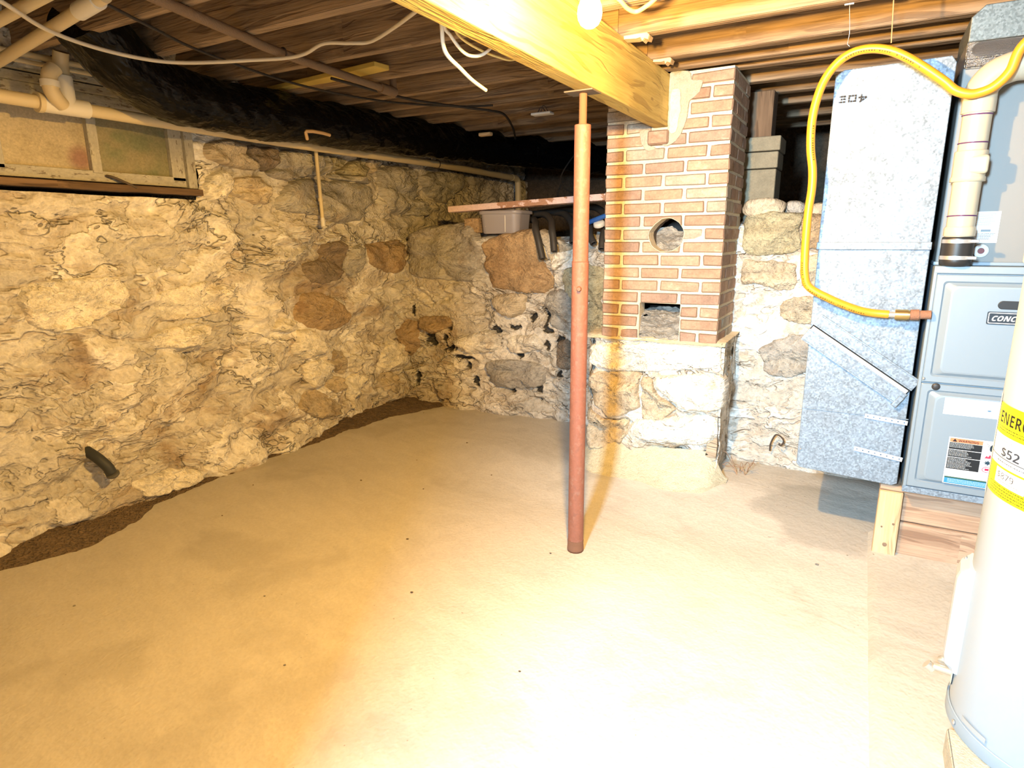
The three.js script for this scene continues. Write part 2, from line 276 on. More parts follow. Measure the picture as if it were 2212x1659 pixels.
const [backMap, backBump] = pair(1536, 1024, (u, v, o) => {
  const x = lerp(-3.5, -1.1, u), y = lerp(0, 1.6, v);
  masonry(x, y, 140, o, 0.28, 0.35, 0.5 * ss(0.9, 0.2, y));
  const p = pitAt(x, y); o[0] *= 1 - 0.9 * p; o[1] *= 1 - 0.9 * p; o[2] *= 1 - 0.9 * p; o[3] *= 1 - 0.6 * p;  // pit shade darkened into the colour too, over the real recess
});
const [rightMap, rightBump] = pair(1024, 1024, (u, v, o) => { const x = lerp(-1.5, 0.5, u), y = lerp(0, 1.7, v); masonry(x, y, 180, o, 0.12, 0.1, 0.75); });
// free-stone texture, tiles every 0.8 m at random offsets
const [stoneMap, stoneBump] = pair(768, 768, (u, v, o) => {
  const a = u * 0.8, b = v * 0.8, e = ss(0, 0.08, u) * ss(1, 0.92, u) * ss(0, 0.08, v) * ss(1, 0.92, v);
  const n = lerp(0.5, fbm(a * 9, b * 14, 5, 201, 0.62), e), f = fbm(a * 70, b * 80, 4, 207, 0.7), st = lerp(0.5, ss(0.55, 0.75, fbm(a * 6 + 4, b * 6, 5, 213, 0.6)), e);
  const k = 0.48 + 0.62 * n + 0.45 * (f - 0.5) * 1.6, li = lerp(0, ss(0.53, 0.57, fbm(a * 7 + 9, b * 9, 5, 219, 0.62)), e); const c = mix3(mix3([k, k, k], [k * 0.72, k * 0.57, k * 0.4], 0.5 * st), [1.15 * k + 0.1, 1.12 * k + 0.1, 1.05 * k + 0.1], 0.55 * li);
  o[0] = c[0]; o[1] = c[1]; o[2] = c[2]; o[3] = clamp(0.45 * n + 0.4 * f + 0.12 * li);
});
const stoneTone = { cream: [0.96, 0.92, 0.82], tan: [0.66, 0.57, 0.43], grey: [0.50, 0.48, 0.44], olive: [0.50, 0.45, 0.30], brown: [0.48, 0.36, 0.23], rust: [0.52, 0.36, 0.20], dark: [0.32, 0.26, 0.20] };
const stoneMat = {}; for (const k in stoneTone) stoneMat[k] = SM({ color: lin(...stoneTone[k]), map: rep(stoneMap, 0.8, 0.8), bumpMap: rep(stoneBump, 0.8, 0.8), bumpScale: 0.03, roughness: 0.95 });
const wallMat = (m, b) => SM({ map: m, bumpMap: b, bumpScale: 0.05, roughness: 0.96 });
const leftMat = wallMat(leftMap, leftBump), backMat = wallMat(backMap, backBump), rightMat = wallMat(rightMap, rightBump);
let soilMat; const earthMat = (() => { const [m, b] = pair(512, 512, (u, v, o) => { const n = fbm(u * 24, v * 24, 5, 301, 0.65), f = fbm(u * 90, v * 90, 3, 307); const k = 0.5 + 0.7 * n + 0.4 * (f - 0.5); o[0] = 0.25 * k; o[1] = 0.185 * k; o[2] = 0.125 * k; o[3] = 0.6 * n + 0.4 * f; }); soilMat = SM({ map: rep(m, 0.7, 0.7), bumpMap: rep(b, 0.7, 0.7), bumpScale: 0.04, roughness: 1, color: lin(0.8, 0.76, 0.7) }); return SM({ color: lin(0.5, 0.5, 0.5), map: rep(m, 0.7, 0.7), bumpMap: rep(b, 0.7, 0.7), bumpScale: 0.02, roughness: 1 }); })();

// a fieldstone set into a wall: outline in (a, b), surf gives the wall relief, place turns (a, b, depth) into a point
function stoneGeo(v, surf, place, flip, seed, high = 0.03) {
  const P = []; for (let i = 0; i < v.length; i += 2) P.push(new THREE.Vector3(v[i], v[i + 1], 0));
  const c = new THREE.Vector3(); P.forEach(p => c.add(p)); c.multiplyScalar(1 / P.length);
  let area = 0; for (let i = 0; i < P.length; i++) { const a = P[i], b = P[(i + 1) % P.length]; area += a.x * b.y - b.x * a.y; } if (area < 0) P.reverse();
  const N = 64, cv = new THREE.CatmullRomCurve3(P, true, 'catmullrom', 0.35), out = cv.getSpacedPoints(N).slice(0, N);
  const rings = [[1.03, -0.045], [1.0, -0.006], [0.97, 0.4], [0.91, 0.7], [0.82, 0.86], [0.7, 0.95], [0.56, 1.0], [0.4, 1.02], [0.2, 1.03]], pos = [], uv = [], idx = [];
  const push = (a, b, h) => { const k = h < 0 ? 0 : h; const n = (fbm(a * 17 + seed, b * 21, 3, 71) - 0.5) * 0.034 * Math.min(1, k * 1.6) + (fbm(a * 5 + seed, b * 6, 2, 73) - 0.5) * 0.034 * k; pos.push(...place(a, b, surf(a, b) + (h < 0 ? h : h * high) + n)); uv.push(a * 1 + seed * 0.37, b + seed * 0.61); };
  for (const [s, h] of rings) for (const p of out) { const w = 1 + 0.016 / Math.max(0.05, Math.hypot(p.x - c.x, p.y - c.y)) * (fbm(p.x * 24 + seed, p.y * 24, 4, 79, 0.6) - 0.5) * 2; push(c.x + (p.x - c.x) * s * w, c.y + (p.y - c.y) * s * w, h); }
  push(c.x, c.y, 1.03);
  for (let r = 0; r < rings.length - 1; r++) for (let i = 0; i < N; i++) { const a = r * N + i, b = r * N + (i + 1) % N, d = a + N, e = b + N; flip ? idx.push(a, d, b, b, d, e) : idx.push(a, b, d, b, e, d); }
  const l = (rings.length - 1) * N, m = rings.length * N; for (let i = 0; i < N; i++) flip ? idx.push(l + i, m, l + (i + 1) % N) : idx.push(l + i, l + (i + 1) % N, m);
  const g = new THREE.BufferGeometry(); g.setAttribute('position', new THREE.Float32BufferAttribute(pos, 3)); g.setAttribute('uv', new THREE.Float32BufferAttribute(uv, 2)); g.setIndex(idx); g.computeVertexNormals(); return g;
}
function setStones(list, surf, place, flip, parent, high) { list.forEach(([tone, v], i) => part('stone', stoneGeo(v, surf, place, flip, i * 1.7 + 0.3, list === STONES_LEFT && v[1] > 1.5 ? high * 1.8 : tone === 'cream' ? high * 1.25 : high), stoneMat[tone], parent)); }

// left wall, with the hole for the cellar window
const XL = -3.30;
const WIN = { z0: -2.325, z1: -1.30, y0: 1.60, y1: 2.12 };
const inWin = (z, y) => z > WIN.z0 && z < WIN.z1 && y > WIN.y0 && y < WIN.y1;
const placeLeft = (z, y, d) => [XL + d, y, z];
const wallLeft = struct('wall_left', grid(-6.3, 1.3, 560, -0.05, 2.4, 180, (z, y) => placeLeft(z, y, reliefLeft(z, y)), { skip: inWin, flip: true, uv: (z, y) => [(z - LW.z0) / (LW.z1 - LW.z0), (y - LW.y0) / (LW.y1 - LW.y0)] }), leftMat, 'left cellar wall of lime-washed rubble stone');
part('backing', [bx(-3.8, -3.42, -0.1, 2.4, -6.5, WIN.z0 - 0.02, { r: 0 }), bx(-3.8, -3.42, -0.1, WIN.y0 - 0.02, WIN.z0 - 0.02, WIN.z1 + 0.02, { r: 0 }), bx(-3.8, -3.42, WIN.y1, 2.4, WIN.z0 - 0.02, WIN.z1 + 0.02, { r: 0 }), bx(-3.8, -3.42, -0.1, 2.4, WIN.z1 + 0.02, 3.0, { r: 0 })], rightMat, wallLeft);
setStones(STONES_LEFT, reliefLeft, placeLeft, true, wallLeft, 0.03);

// back wall of the cellar; above it the crawl space opens
const ZB = -4.06, ZR = -3.76;
const topBack = x => 1.40 + 0.07 * (fbm(x * 4, 3, 3, 91) - 0.5);
const placeBack = (x, y, d) => [x, y, ZB + d];
const wallBack = struct('wall_back', grid(-3.5, -1.0, 230, 0, 1, 130, (x, t) => { const y = -0.05 + t * (topBack(x) + 0.05); return placeBack(x, y, reliefBack(x, y) - 0.22 * ss(0.965, 1, t)); }, { uv: (x, t) => [(x + 3.5) / 2.4, (-0.05 + t * (topBack(x) + 0.05)) / 1.6] }), backMat, 'rubble stone back wall left of the chimney');
part('backing', bx(-3.5, -0.63, -0.1, 1.33, -4.6, -4.17, { r: 0 }), rightMat, wallBack);
setStones(STONES_BACK, reliefBack0, placeBack, false, wallBack, 0.035);
const placeRight = (x, y, d) => [x, y, ZR + d];
const wallBackR = struct('wall_back_right', grid(-0.66, 2.4, 240, 0, 1, 130, (x, t) => { const y = -0.05 + t * 1.53; return placeRight(x, y, reliefRight(x, y) - 0.2 * ss(0.965, 1, t)); }, { uv: (x, t) => [(x + 1.5) / 2, (-0.05 + t * 1.53) / 1.7] }), rightMat, 'rubble stone back wall right of the chimney');
part('backing', bx(-0.62, 2.4, -0.1, 1.42, -4.6, -3.87, { r: 0 }), rightMat, wallBackR);
setStones(STONES_BACK_RIGHT, reliefRight, placeRight, false, wallBackR, 0.03);
const crawl = struct('floor_crawl_space', grid(-3.6, 2.6, 90, -6.4, -4.15, 40, (x, z) => [x, 1.34 + 0.1 * (fbm(x * 3, z * 3, 4, 95) - 0.3), z], { flip: true }), earthMat, 'bare earth floor of the dark crawl space');
struct('wall_crawl_space', bx(-3.8, 2.8, 1.0, 2.5, -6.7, -6.35, { r: 0 }), earthMat);
// the rest of the room, out of the picture: right wall, wall with the added light opening, and a partition added to cut that light off
const plaster = SM({ map: rep(rightMap, 2, 1.7), bumpMap: rep(rightBump, 2, 1.7), bumpScale: 0.015, roughness: 0.95 });
struct('wall_right', bx(2.3, 2.6, -0.1, 2.45, -6.7, 2.9, { r: 0 }), plaster);
struct('wall_front', [bx(-3.8, DAY_OPENING.x0, -0.1, 2.45, 1.02, 1.3, { r: 0 }), bx(DAY_OPENING.x1, 2.6, -0.1, 2.45, 1.02, 1.3, { r: 0 }), bx(DAY_OPENING.x0, DAY_OPENING.x1, -0.1, DAY_OPENING.y0, 1.02, 1.3, { r: 0 }), bx(DAY_OPENING.x0, DAY_OPENING.x1, DAY_OPENING.y1, 2.45, 1.02, 1.3, { r: 0 })], plaster);
struct('wall_added_partition', bx(-3.4, -0.557, -0.05, 2.37, 0.40, 0.46, { r: 0 }), plaster);

// ---------------------------------------------------------------- floor
const floorY = (x, z) => 0.075 * ss(-2.72, -3.42, z) * (0.62 + 0.38 * ss(-2.4, -1.3, x)) + 0.012 * (fbm(x * 1.1, z * 1.1, 3, 111) - 0.5) * ss(0.3, 0.5, Math.hypot(x + 1.016, z + 2.384));
const FW = { x0: -3.5, x1: 2.4, z0: -4.4, z1: 2.8 };
const [floorMap, floorBump] = pair(2048, 2048, (u, v, o) => {
  const x = lerp(FW.x0, FW.x1, u), z = lerp(FW.z0, FW.z1, v);
  const wx = x + 0.3 * (fbm(x * 1.5, z * 1.5, 3, 121) - 0.5), wz = z + 0.3 * (fbm(x * 1.5 + 3, z * 1.5, 3, 123) - 0.5);
  const big = fbm(wx * 1.3, wz * 1.6, 5, 127), mid = fbm(wx * 7, wz * 9, 5, 131, 0.6), f = fbm(x * 110, z * 110, 3, 137, 0.7), sw = fbm(wx * 3 + wz * 5, wz * 26 - wx * 9, 4, 139);
  let k = 0.80 + 0.16 * big + 0.14 * mid + 0.16 * (f - 0.5) * 2 * 0.6 + 0.09 * (sw - 0.5);
  let c = [0.585 * k, 0.555 * k, 0.505 * k];
  c = mix3(c, [0.36, 0.335, 0.29], 0.35 * ss(0.58, 0.75, fbm(wx * 2.4 + 3, wz * 2.4, 5, 149, 0.6)));
  const greyPatch = ss(1.1, 0.75, Math.hypot((x + 0.02) / 0.34, (z + 3.2) / 0.34) + 0.7 * (fbm(x * 7, z * 7, 4, 151) - 0.5));   // darker grey patch on the floor
  c = mix3(c, [0.25, 0.245, 0.225], 0.5 * greyPatch * (0.6 + 0.6 * mid));
  const white = ss(1.1, 0.7, Math.hypot((x + 0.9) / 0.42, (z + 3.26) / 0.16) + 0.8 * (fbm(x * 8, z * 8, 4, 153) - 0.5)); c = mix3(c, [0.68, 0.66, 0.62], 0.6 * white);
  const sp = vn(x * 90, z * 90, 157) > 0.985 && vn(x * 11, z * 11, 159) > 0.55; if (sp) c = mix3(c, [0.12, 0.09, 0.06], 0.7);
    o[0] = c[0]; o[1] = c[1]; o[2] = c[2]; o[3] = clamp(0.5 + 0.35 * (f - 0.5) + 0.5 * (mid - 0.5) + 0.3 * (sw - 0.5));
});
const floorMat = SM({ map: floorMap, bumpMap: floorBump, bumpScale: 0.006, roughness: 0.86 });
const fuv = (x, z) => [(x - FW.x0) / (FW.x1 - FW.x0), (z - FW.z0) / (FW.z1 - FW.z0)];
const floor = struct('floor', grid(-3.5, 2.4, 200, -4.4, 2.8, 240, (x, z) => [x, floorY(x, z), z], { flip: true, uv: fuv }), floorMat, 'trowelled grey concrete cellar floor');
part('slab', bx(-3.6, 2.5, -0.3, -0.03, -4.5, 2.9, { r: 0 }), earthMat, floor);
// newer strip of slab under furnace and water heater, a finger higher than the old floor
part('slab_strip', grid(0.135, 1.6, 60, -3.1, 1.0, 160, (x, z) => { const e = 0.006 * (fbm(z * 6, 1, 3, 171) - 0.5); const edge = ss(0.135, 0.147, x); return [x + 0.012 * (z + 2.0) * 0.8 * ss(0.3, 0.135, x) + e, floorY(x, z) - 0.01 + 0.024 * edge, z]; }, { flip: true, uv: (x, z) => fuv(x + 1.3, z * 0.97 + 0.4) }), SM({ color: lin(0.88, 0.89, 0.88), map: floorMap, bumpMap: floorBump, bumpScale: 0.006, roughness: 0.86 }), floor, 'newer smooth strip of concrete');

// dark damp soil along the foot of the left wall
{
  const soilX = z => { let i = 0; while (i < SOIL.length - 2 && SOIL[i + 1][1] > z) i++; const [x0, z0] = SOIL[i], [x1, z1] = SOIL[i + 1]; return lerp(x0, x1, clamp((z - z0) / (z1 - z0), -0.5, 1)); };
  const g = grid(0, 1, 26, -0.6, -4.12, 210, (t, z) => { const w = soilX(z) + 0.11 * (fbm(z * 7, 2, 5, 175, 0.62) - 0.5), x = lerp(-3.42, w, t); return [x, floorY(x, z) + 0.045 * (1 - t) * (0.7 + 0.6 * fbm(x * 9, z * 9, 3, 177)) + 0.012 * (1 - t * t) + 0.035 * (fbm(x * 30, z * 30, 3, 179) - 0.5) * (1 - t) - 0.004 * ss(0.9, 1, t), z]; }, { uv: (t, z) => [t * 0.3, z] });
  const m = struct('soil_strip', g, soilMat, 'dark damp soil along the foot of the left wall'); m.userData.kind = 'stuff'; m.userData.category = 'soil';
}

// ---------------------------------------------------------------- wood
function woodTex(c0, c1, seed, knots, scale = 1) {                // grain along u; tile 1.6 x 0.4 m
  return pair(1024, 256, (u, v, o) => {
    const a = u * 1.6, b = v * 0.4, e = ss(0, 0.05, u) * ss(1, 0.95, u); const w = 0.02 * (fbm(a * 2.2, b * 6, 3, seed) - 0.5) * e;
    const ring = fbm(a * 0.7 * e + 3, (b + w) * 46 * scale, 4, seed + 3, 0.6), fib = fbm(a * 9, b * 190, 3, seed + 7, 0.6), blot = fbm(a * 4, b * 7, 4, seed + 11);
    let t = 0.5 * ring + 0.28 * fib + 0.3 * blot; let c = mix3(c0, c1, ss(0.3, 0.75, t));
    let kn = 0; if (knots) { const [f1, , id] = worley(a * 2.6, b * 5, seed); if (id > 0.7) kn = ss(0.07, 0.035, f1); }
    const dk = ss(0.62, 0.7, fbm(a * 3, b * 60 + w * 300, 3, seed + 13));
    c = mix3(c, [c0[0] * 0.5, c0[1] * 0.42, c0[2] * 0.4], 0.5 * dk + 0.6 * kn);
    o[0] = c[0]; o[1] = c[1]; o[2] = c[2]; o[3] = clamp(0.6 * t + 0.3 * fib - 0.3 * dk);
  });
}
function woodMat(c0, c1, seed, knots, rough = 0.85, bs = 0.004, scale = 1) { const [m, b] = woodTex(c0, c1, seed, knots, scale); return SM({ map: rep(m, 1.6, 0.4), bumpMap: rep(b, 1.6, 0.4), bumpScale: bs, roughness: rough }); }
const joistMat = woodMat([0.17, 0.115, 0.07], [0.37, 0.26, 0.16], 401, false, 0.9, 0.006);
const beamMat = woodMat([0.46, 0.315, 0.075], [0.66, 0.49, 0.145], 431, true, 0.75, 0.004);
const pineMat = woodMat([0.58, 0.40, 0.21], [0.74, 0.56, 0.33], 461, true, 0.7, 0.003);
const plankMat = woodMat([0.36, 0.23, 0.15], [0.55, 0.38, 0.26], 491, false, 0.85, 0.003);
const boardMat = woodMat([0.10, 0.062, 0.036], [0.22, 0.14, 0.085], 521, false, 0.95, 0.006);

// ---------------------------------------------------------------- ceiling: boards on joists on one timber beam
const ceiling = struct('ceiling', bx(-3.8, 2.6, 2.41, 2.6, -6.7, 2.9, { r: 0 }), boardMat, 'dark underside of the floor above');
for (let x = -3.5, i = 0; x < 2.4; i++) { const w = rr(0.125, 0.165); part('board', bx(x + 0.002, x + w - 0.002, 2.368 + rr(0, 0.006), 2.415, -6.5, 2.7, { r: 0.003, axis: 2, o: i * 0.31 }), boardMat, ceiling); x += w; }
const JW = 0.05, BEAM = { x0: -1.036, x1: -0.960, y0: 1.922, y1: 2.170 };
const leftZ = [-0.35, -0.78, -1.17, -1.56, -1.885, -2.335, -2.74, -3.105, -3.40, -3.58, -3.91, -4.3, -4.72, -5.15, -5.6];
const rightZ = [-0.3, -0.75, -1.2, -1.62, -2.02, -2.36, -2.70, -3.10, -3.32, -3.485, -3.82, -4.18, -4.5, -4.99, -5.5];
const behindZ = [0.1, 0.60, 0.9];
function joist(z, x0, x1, label, group, opts = {}) {
  const t = thing('floor_joist', label, 'joist', [(x0 + x1) / 2, 2.17, z], group), y0 = 2.17 + rr(-0.004, 0.006);
  const g = bx(x0, x1, y0, 2.37, z, z + JW + rr(-0.004, 0.008), { r: 0.006, axis: 0, o: rr(0, 5) }); part('timber', g, joistMat, t);
  if (opts.shim) part('shim', prism([[x0 + 0.03, y0 + 0.002], [x0 + 0.03, y0 - 0.006], [x0 + opts.shim * 0.6, y0 - 0.010], [x0 + opts.shim * 0.75, y0 - 0.007], [x0 + opts.shim - 0.025, y0 - 0.020], [x0 + opts.shim - 0.018, y0 - 0.012], [x0 + opts.shim - 0.004, y0 - 0.018], [x0 + opts.shim, y0 - 0.006], [x0 + opts.shim - 0.008, y0 + 0.002]], 0.05).translate(0, 0, z - 0.004), pineMat, t, 'splintered pale wood wedge');
  return t;
}
let vis = 0, vl = 0, vc = 0;
leftZ.forEach((z) => { const seen = z <= -1.17 && z >= -3.92; if (seen) { joist(z, -3.42, -0.985, `dusty brown floor joist left of the timber beam, ${ORD[vis++]} from the camera`, 'floor joists left of the beam'); } else joist(z, -3.42, -0.985, z > -1.17 ? `dusty brown floor joist over the photographer, left of the beam, ${ORD[vl++]} from the added partition` : `dark floor joist above the crawl space, left of the chimney, ${ORD[vc++]} beyond the back wall`, z > -1.17 ? 'left joists overhead' : 'left joists above the crawl space'); });
vis = 0; vl = 0; vc = 0;
rightZ.forEach((z) => { const seen = z <= -2.36 && z >= -3.5, far = z < -3.5; joist(z, far ? -0.985 : -0.985, 2.4, seen ? `orange-lit floor joist right of the timber beam, ${ORD[vis++]} from the camera` : far ? `dark floor joist above the crawl space, right of the chimney, ${ORD[vc++]} beyond it` : `brown floor joist over the photographer, right of the beam, ${ORD[vl++]} toward the bulb`, seen ? 'floor joists right of the beam' : far ? 'right joists above the crawl space' : 'right joists overhead', { shim: z === -2.70 ? 0.13 : z === -3.10 ? 0.11 : 0 }); });
behindZ.forEach((z, i) => joist(z, -3.42, 2.4, `floor joist behind the photographer, ${ORD[i]} from the camera`, 'joists behind the photographer'));
{
  const t = thing('timber_beam', 'thick yellow pine beam carried by the red post and the chimney', 'beam', [-0.998, 1.922, -1.0]);
  part('timber', bx(BEAM.x0, BEAM.x1, BEAM.y0, BEAM.y1, -3.40, 0.39, { r: 0.005, axis: 2 }), beamMat, t);
  const b2 = thing('girder', 'dark timber girder in the crawl space behind the chimney', 'beam', [-0.82, 1.95, -5.0]);
  part('timber', bx(-0.87, -0.77, 1.95, 2.17, -6.3, -4.25, { axis: 2 }), boardMat, b2);
}

// ---------------------------------------------------------------- chimney
const CH = { x0: -1.290, x1: -0.645, zf: -3.352, zb: -3.785, y0: 0.822, y1: 2.172, n: 20 };
const brickTones = [[0.42, 0.27, 0.185], [0.37, 0.235, 0.165], [0.45, 0.30, 0.21], [0.36, 0.24, 0.18], [0.41, 0.34, 0.265]];
const [brickMap, brickBump] = pair(512, 512, (u, v, o) => {
  const a = u * 0.6, b = v * 0.6, e = ss(0, 0.06, u) * ss(1, 0.94, u) * ss(0, 0.06, v) * ss(1, 0.94, v);
  const n = lerp(0.5, fbm(a * 12, b * 22, 4, 601, 0.6), e), f = fbm(a * 120, b * 130, 3, 607, 0.7), ef = ss(0.60, 0.78, lerp(0.45, fbm(a * 15 + 2, b * 26, 5, 613, 0.62), e));
  const k = 0.62 + 0.6 * n + 0.4 * (f - 0.5); const c = mix3([k, k, k], [1.5, 1.9, 2.1], 0.34 * ef); o[0] = c[0] * 0.62; o[1] = c[1] * 0.62; o[2] = c[2] * 0.62; o[3] = clamp(0.4 * n + 0.6 * f);
});
const brickMats = brickTones.map(c => SM({ color: lin(c[0] / 0.62, c[1] / 0.62, c[2] / 0.62), map: rep(brickMap, 0.6, 0.6), bumpMap: rep(brickBump, 0.6, 0.6), bumpScale: 0.004, roughness: 0.92 }));
const [mortMap, mortBump] = pair(512, 512, (u, v, o) => { const n = fbm(u * 16, v * 16, 4, 621, 0.6), f = fbm(u * 90, v * 90, 3, 627, 0.7), k = 0.78 + 0.28 * n + 0.3 * (f - 0.5); o[0] = 0.74 * k; o[1] = 0.64 * k; o[2] = 0.47 * k; o[3] = 0.5 * n + 0.5 * f; });
const mortarMat = SM({ map: rep(mortMap, 0.5, 0.5), bumpMap: rep(mortBump, 0.5, 0.5), bumpScale: 0.006, roughness: 0.97 });
const cementMat = SM({ color: lin(0.62, 0.66, 0.72), map: rep(mortMap, 0.4, 0.4), bumpMap: rep(mortBump, 0.4, 0.4), bumpScale: 0.008, roughness: 0.96 });
const chimney = thing('brick_chimney', 'old brick chimney with round flue hole on a stone base', 'chimney', [-0.967, 0.05, -3.55]);
const HOLE = { x: -0.941, y: 1.385 };
const holePts = (k, n = 30) => Array.from({ length: n }, (_, i) => { const a = i / n * 6.2832, r = (0.091 + 0.024 * (fbm(Math.cos(a) * 2.2 + 5, Math.sin(a) * 2.2 + 5, 3, 641) - 0.5)) * k; return [HOLE.x + Math.cos(a) * r * 1.06, HOLE.y + Math.sin(a) * r * 0.96]; });
const CL = { x0: -1.072, x1: -0.848, y0: 0.826, y1: 1.0245 };
{
  const fz = CH.zf - 0.0045;                                      // mortar sits a little behind the brick faces
  const front = prism([[CH.x0 + 0.008, 0.80], [CH.x1 - 0.0045, 0.80], [CH.x1 - 0.0045, CH.y1], [CH.x0 + 0.0045, CH.y1]], 0.09, { bevel: 0, hole: [holePts(0.97), [[CL.x0, CL.y0], [CL.x1, CL.y0], [CL.x1, CL.y1], [CL.x0, CL.y1]]] }).translate(0, 0, fz - 0.09);
  part('mortar', [front.index ? front.toNonIndexed() : front, bx(CH.x1 - 0.1, CH.x1 - 0.0045, 0.80, CH.y1, CH.zb + 0.008, fz - 0.09, { r: 0 }), bx(CH.x0 + 0.008, CH.x0 + 0.1, 0.80, CH.y1, CH.zb + 0.008, fz - 0.09, { r: 0 }), bx(CH.x0 + 0.008, CH.x1 - 0.008, 0.80, CH.y1, CH.zb + 0.008, CH.zb + 0.1, { r: 0 })], mortarMat, chimney, 'cream lime mortar');
  // brick variants: chamfered, slightly uneven blocks around their own centre
  const variants = {};
  const brickGeo = (w, h, d, k) => { const key = [w.toFixed(3), h.toFixed(3), d.toFixed(3), k].join(); if (variants[key]) return variants[key];
    const g = new RoundedBoxGeometry(w, h, d, 1, 0.006), p = g.attributes.position; for (let i = 0; i < p.count; i++) { const x = p.getX(i), y = p.getY(i), z = p.getZ(i); p.setXYZ(i, x + 0.006 * (vn(x * 60 + k * 7, y * 60 + z * 31, 651) - 0.5), y + 0.006 * (vn(x * 50 + k * 3, z * 50 + y * 20, 653) - 0.5), z + 0.006 * (vn(y * 50 + k, x * 40, 657) - 0.5)); }
    boxUV(g, 0); const uv = g.attributes.uv; for (let i = 0; i < uv.count; i++) uv.setXY(i, uv.getX(i) + 0.17 * k, uv.getY(i) + 0.29 * k); g.computeVertexNormals(); return variants[key] = g; };
  const pitch = (CH.y1 - CH.y0) / CH.n, bh = pitch - 0.0125, J = 0.0125, ev = new Evaluator(); ev.attributes = ['position', 'normal', 'uv'];
  const cutter = new Brush(prism(holePts(1.0), 0.4, { bevel: 0 }).translate(0, 0, CH.zf - 0.2)); cutter.updateMatrixWorld();
  const patchTop = (x0, x1, y) => x1 > -0.957 && x0 < -0.957 + 0.11 * ss(1.84, 1.95, y) && y > 1.86;
  function brick(x0, x1, y, z0, z1, tone) {
    const w = x1 - x0, d = z1 - z0, k = Math.floor(rnd() * 6), jit = rr(-0.0025, 0.0025);
    const cx = (x0 + x1) / 2, cy = y + bh / 2, cz = (z0 + z1) / 2 + jit; let g = brickGeo(w, bh, d, k);
    const m = brickMats[tone ?? Math.min(4, Math.floor(rnd() * 4.7))];
    const near = Math.hypot(clamp(HOLE.x, x0, x1) - HOLE.x, clamp(HOLE.y, y, y + bh) - HOLE.y) < 0.1 && z1 > CH.zf - 0.05;
    if (near) { const b = new Brush((g.index ? g.toNonIndexed() : g.clone()).translate(cx, cy, cz)); b.updateMatrixWorld(); const r = ev.evaluate(b, cutter, SUBTRACTION); const q = r.geometry; if (!q.attributes.position.count) return; q.translate(0, 0, 0); if (q.groups) q.clearGroups(); part('brick', q, m, chimney); return; }
    const mesh = new THREE.Mesh(g, m); mesh.name = 'brick'; mesh.castShadow = mesh.receiveShadow = true; mesh.position.set(cx - chimney.position.x, cy - chimney.position.y, cz - chimney.position.z); mesh.rotation.set(rr(-0.004, 0.004), rr(-0.006, 0.006), rr(-0.006, 0.006)); chimney.add(mesh);
  }
  const W = CH.x1 - CH.x0, S = (W - 2 * J) / 3, HD = 0.098, D = CH.zf - CH.zb;
  for (let i = 0; i < CH.n; i++) {
    const y = CH.y0 + i * pitch; let segs;
    if (i % 2 === 1) segs = [[CH.x0, CH.x0 + S], [CH.x0 + S + J, CH.x0 + 2 * S + J], [CH.x1 - S, CH.x1]];
    else { const h = HD, m = (CH.x0 + CH.x1) / 2 + rr(-0.006, 0.006); segs = [[CH.x0, CH.x0 + h], [CH.x0 + h + J, m - J / 2], [m + J / 2, CH.x1 - h - J], [CH.x1 - h, CH.x1]]; }
    if (y < CL.y1 - 0.02) segs = segs.flatMap(([a, b]) => { const o = []; if (a < CL.x0 - 0.03) o.push([a, Math.min(b, CL.x0 - 0.004)]); if (b > CL.x1 + 0.03) o.push([Math.max(a, CL.x1 + 0.004), b]); return o; });
    segs.forEach(([a, b], s) => {
      const corner = s === segs.length - 1, first = s === 0; const depth = (i % 2 === 1 || (!corner && !first)) ? HD : 0.205;
      if (y > 1.90 && b > BEAM.x0 - 0.004 && a < BEAM.x1 + 0.004) { if (a < BEAM.x0 - 0.03) brick(a, BEAM.x0 - 0.008, y, CH.zf - HD, CH.zf); if (b > BEAM.x1 + 0.06) brick(BEAM.x1 + 0.05, b, y, CH.zf - depth, CH.zf); return; }
      brick(a, b, y, CH.zf - depth, CH.zf);
    });
    // right and left sides, behind the corner bricks
    const z1 = CH.zf - (i % 2 === 1 ? HD : 0.205) - J; const sides = i % 2 === 1 ? [[z1 - 0.205, z1], [CH.zb, z1 - 0.205 - J]] : [[CH.zb, z1]];
    for (const [za, zb] of sides) { brick(CH.x1 - HD, CH.x1, y, za, zb); if (i % 3 === 0 || true) brick(CH.x0, CH.x0 + HD, y, za, zb); }
  }
  // cement smeared round the beam pocket, a packing brick under the beam
  const pz = CH.zf + 0.004;
  const rough = (pts, depth, n) => { const cv = new THREE.CatmullRomCurve3(pts.map(p => new THREE.Vector3(p[0], p[1], 0)), true, 'catmullrom', 0.3); return prism(cv.getSpacedPoints(n).slice(0, n).map(p => [p.x + 0.008 * (fbm(p.x * 60, p.y * 60, 2, 661) - 0.5), p.y + 0.008 * (fbm(p.x * 60 + 4, p.y * 60, 2, 663) - 0.5)]), depth, { bevel: 0.004 }); };
  part('cement_patch', rough([[-0.956, 2.168], [-0.868, 2.168], [-0.85, 2.125], [-0.80, 2.12], [-0.815, 2.07], [-0.862, 2.03], [-0.868, 1.95], [-0.90, 1.87], [-0.95, 1.835], [-0.985, 1.84], [-0.956, 1.915]], 0.02, 60).translate(0, 0, pz - 0.02), cementMat, chimney, 'grey cement smeared beside the beam end');
  part('cement_patch', rough([[-0.945, 2.08], [-0.905, 2.085], [-0.90, 1.99], [-0.915, 1.90], [-0.945, 1.90]], 0.022, 40).translate(0, 0, pz - 0.014), mortarMat, chimney);
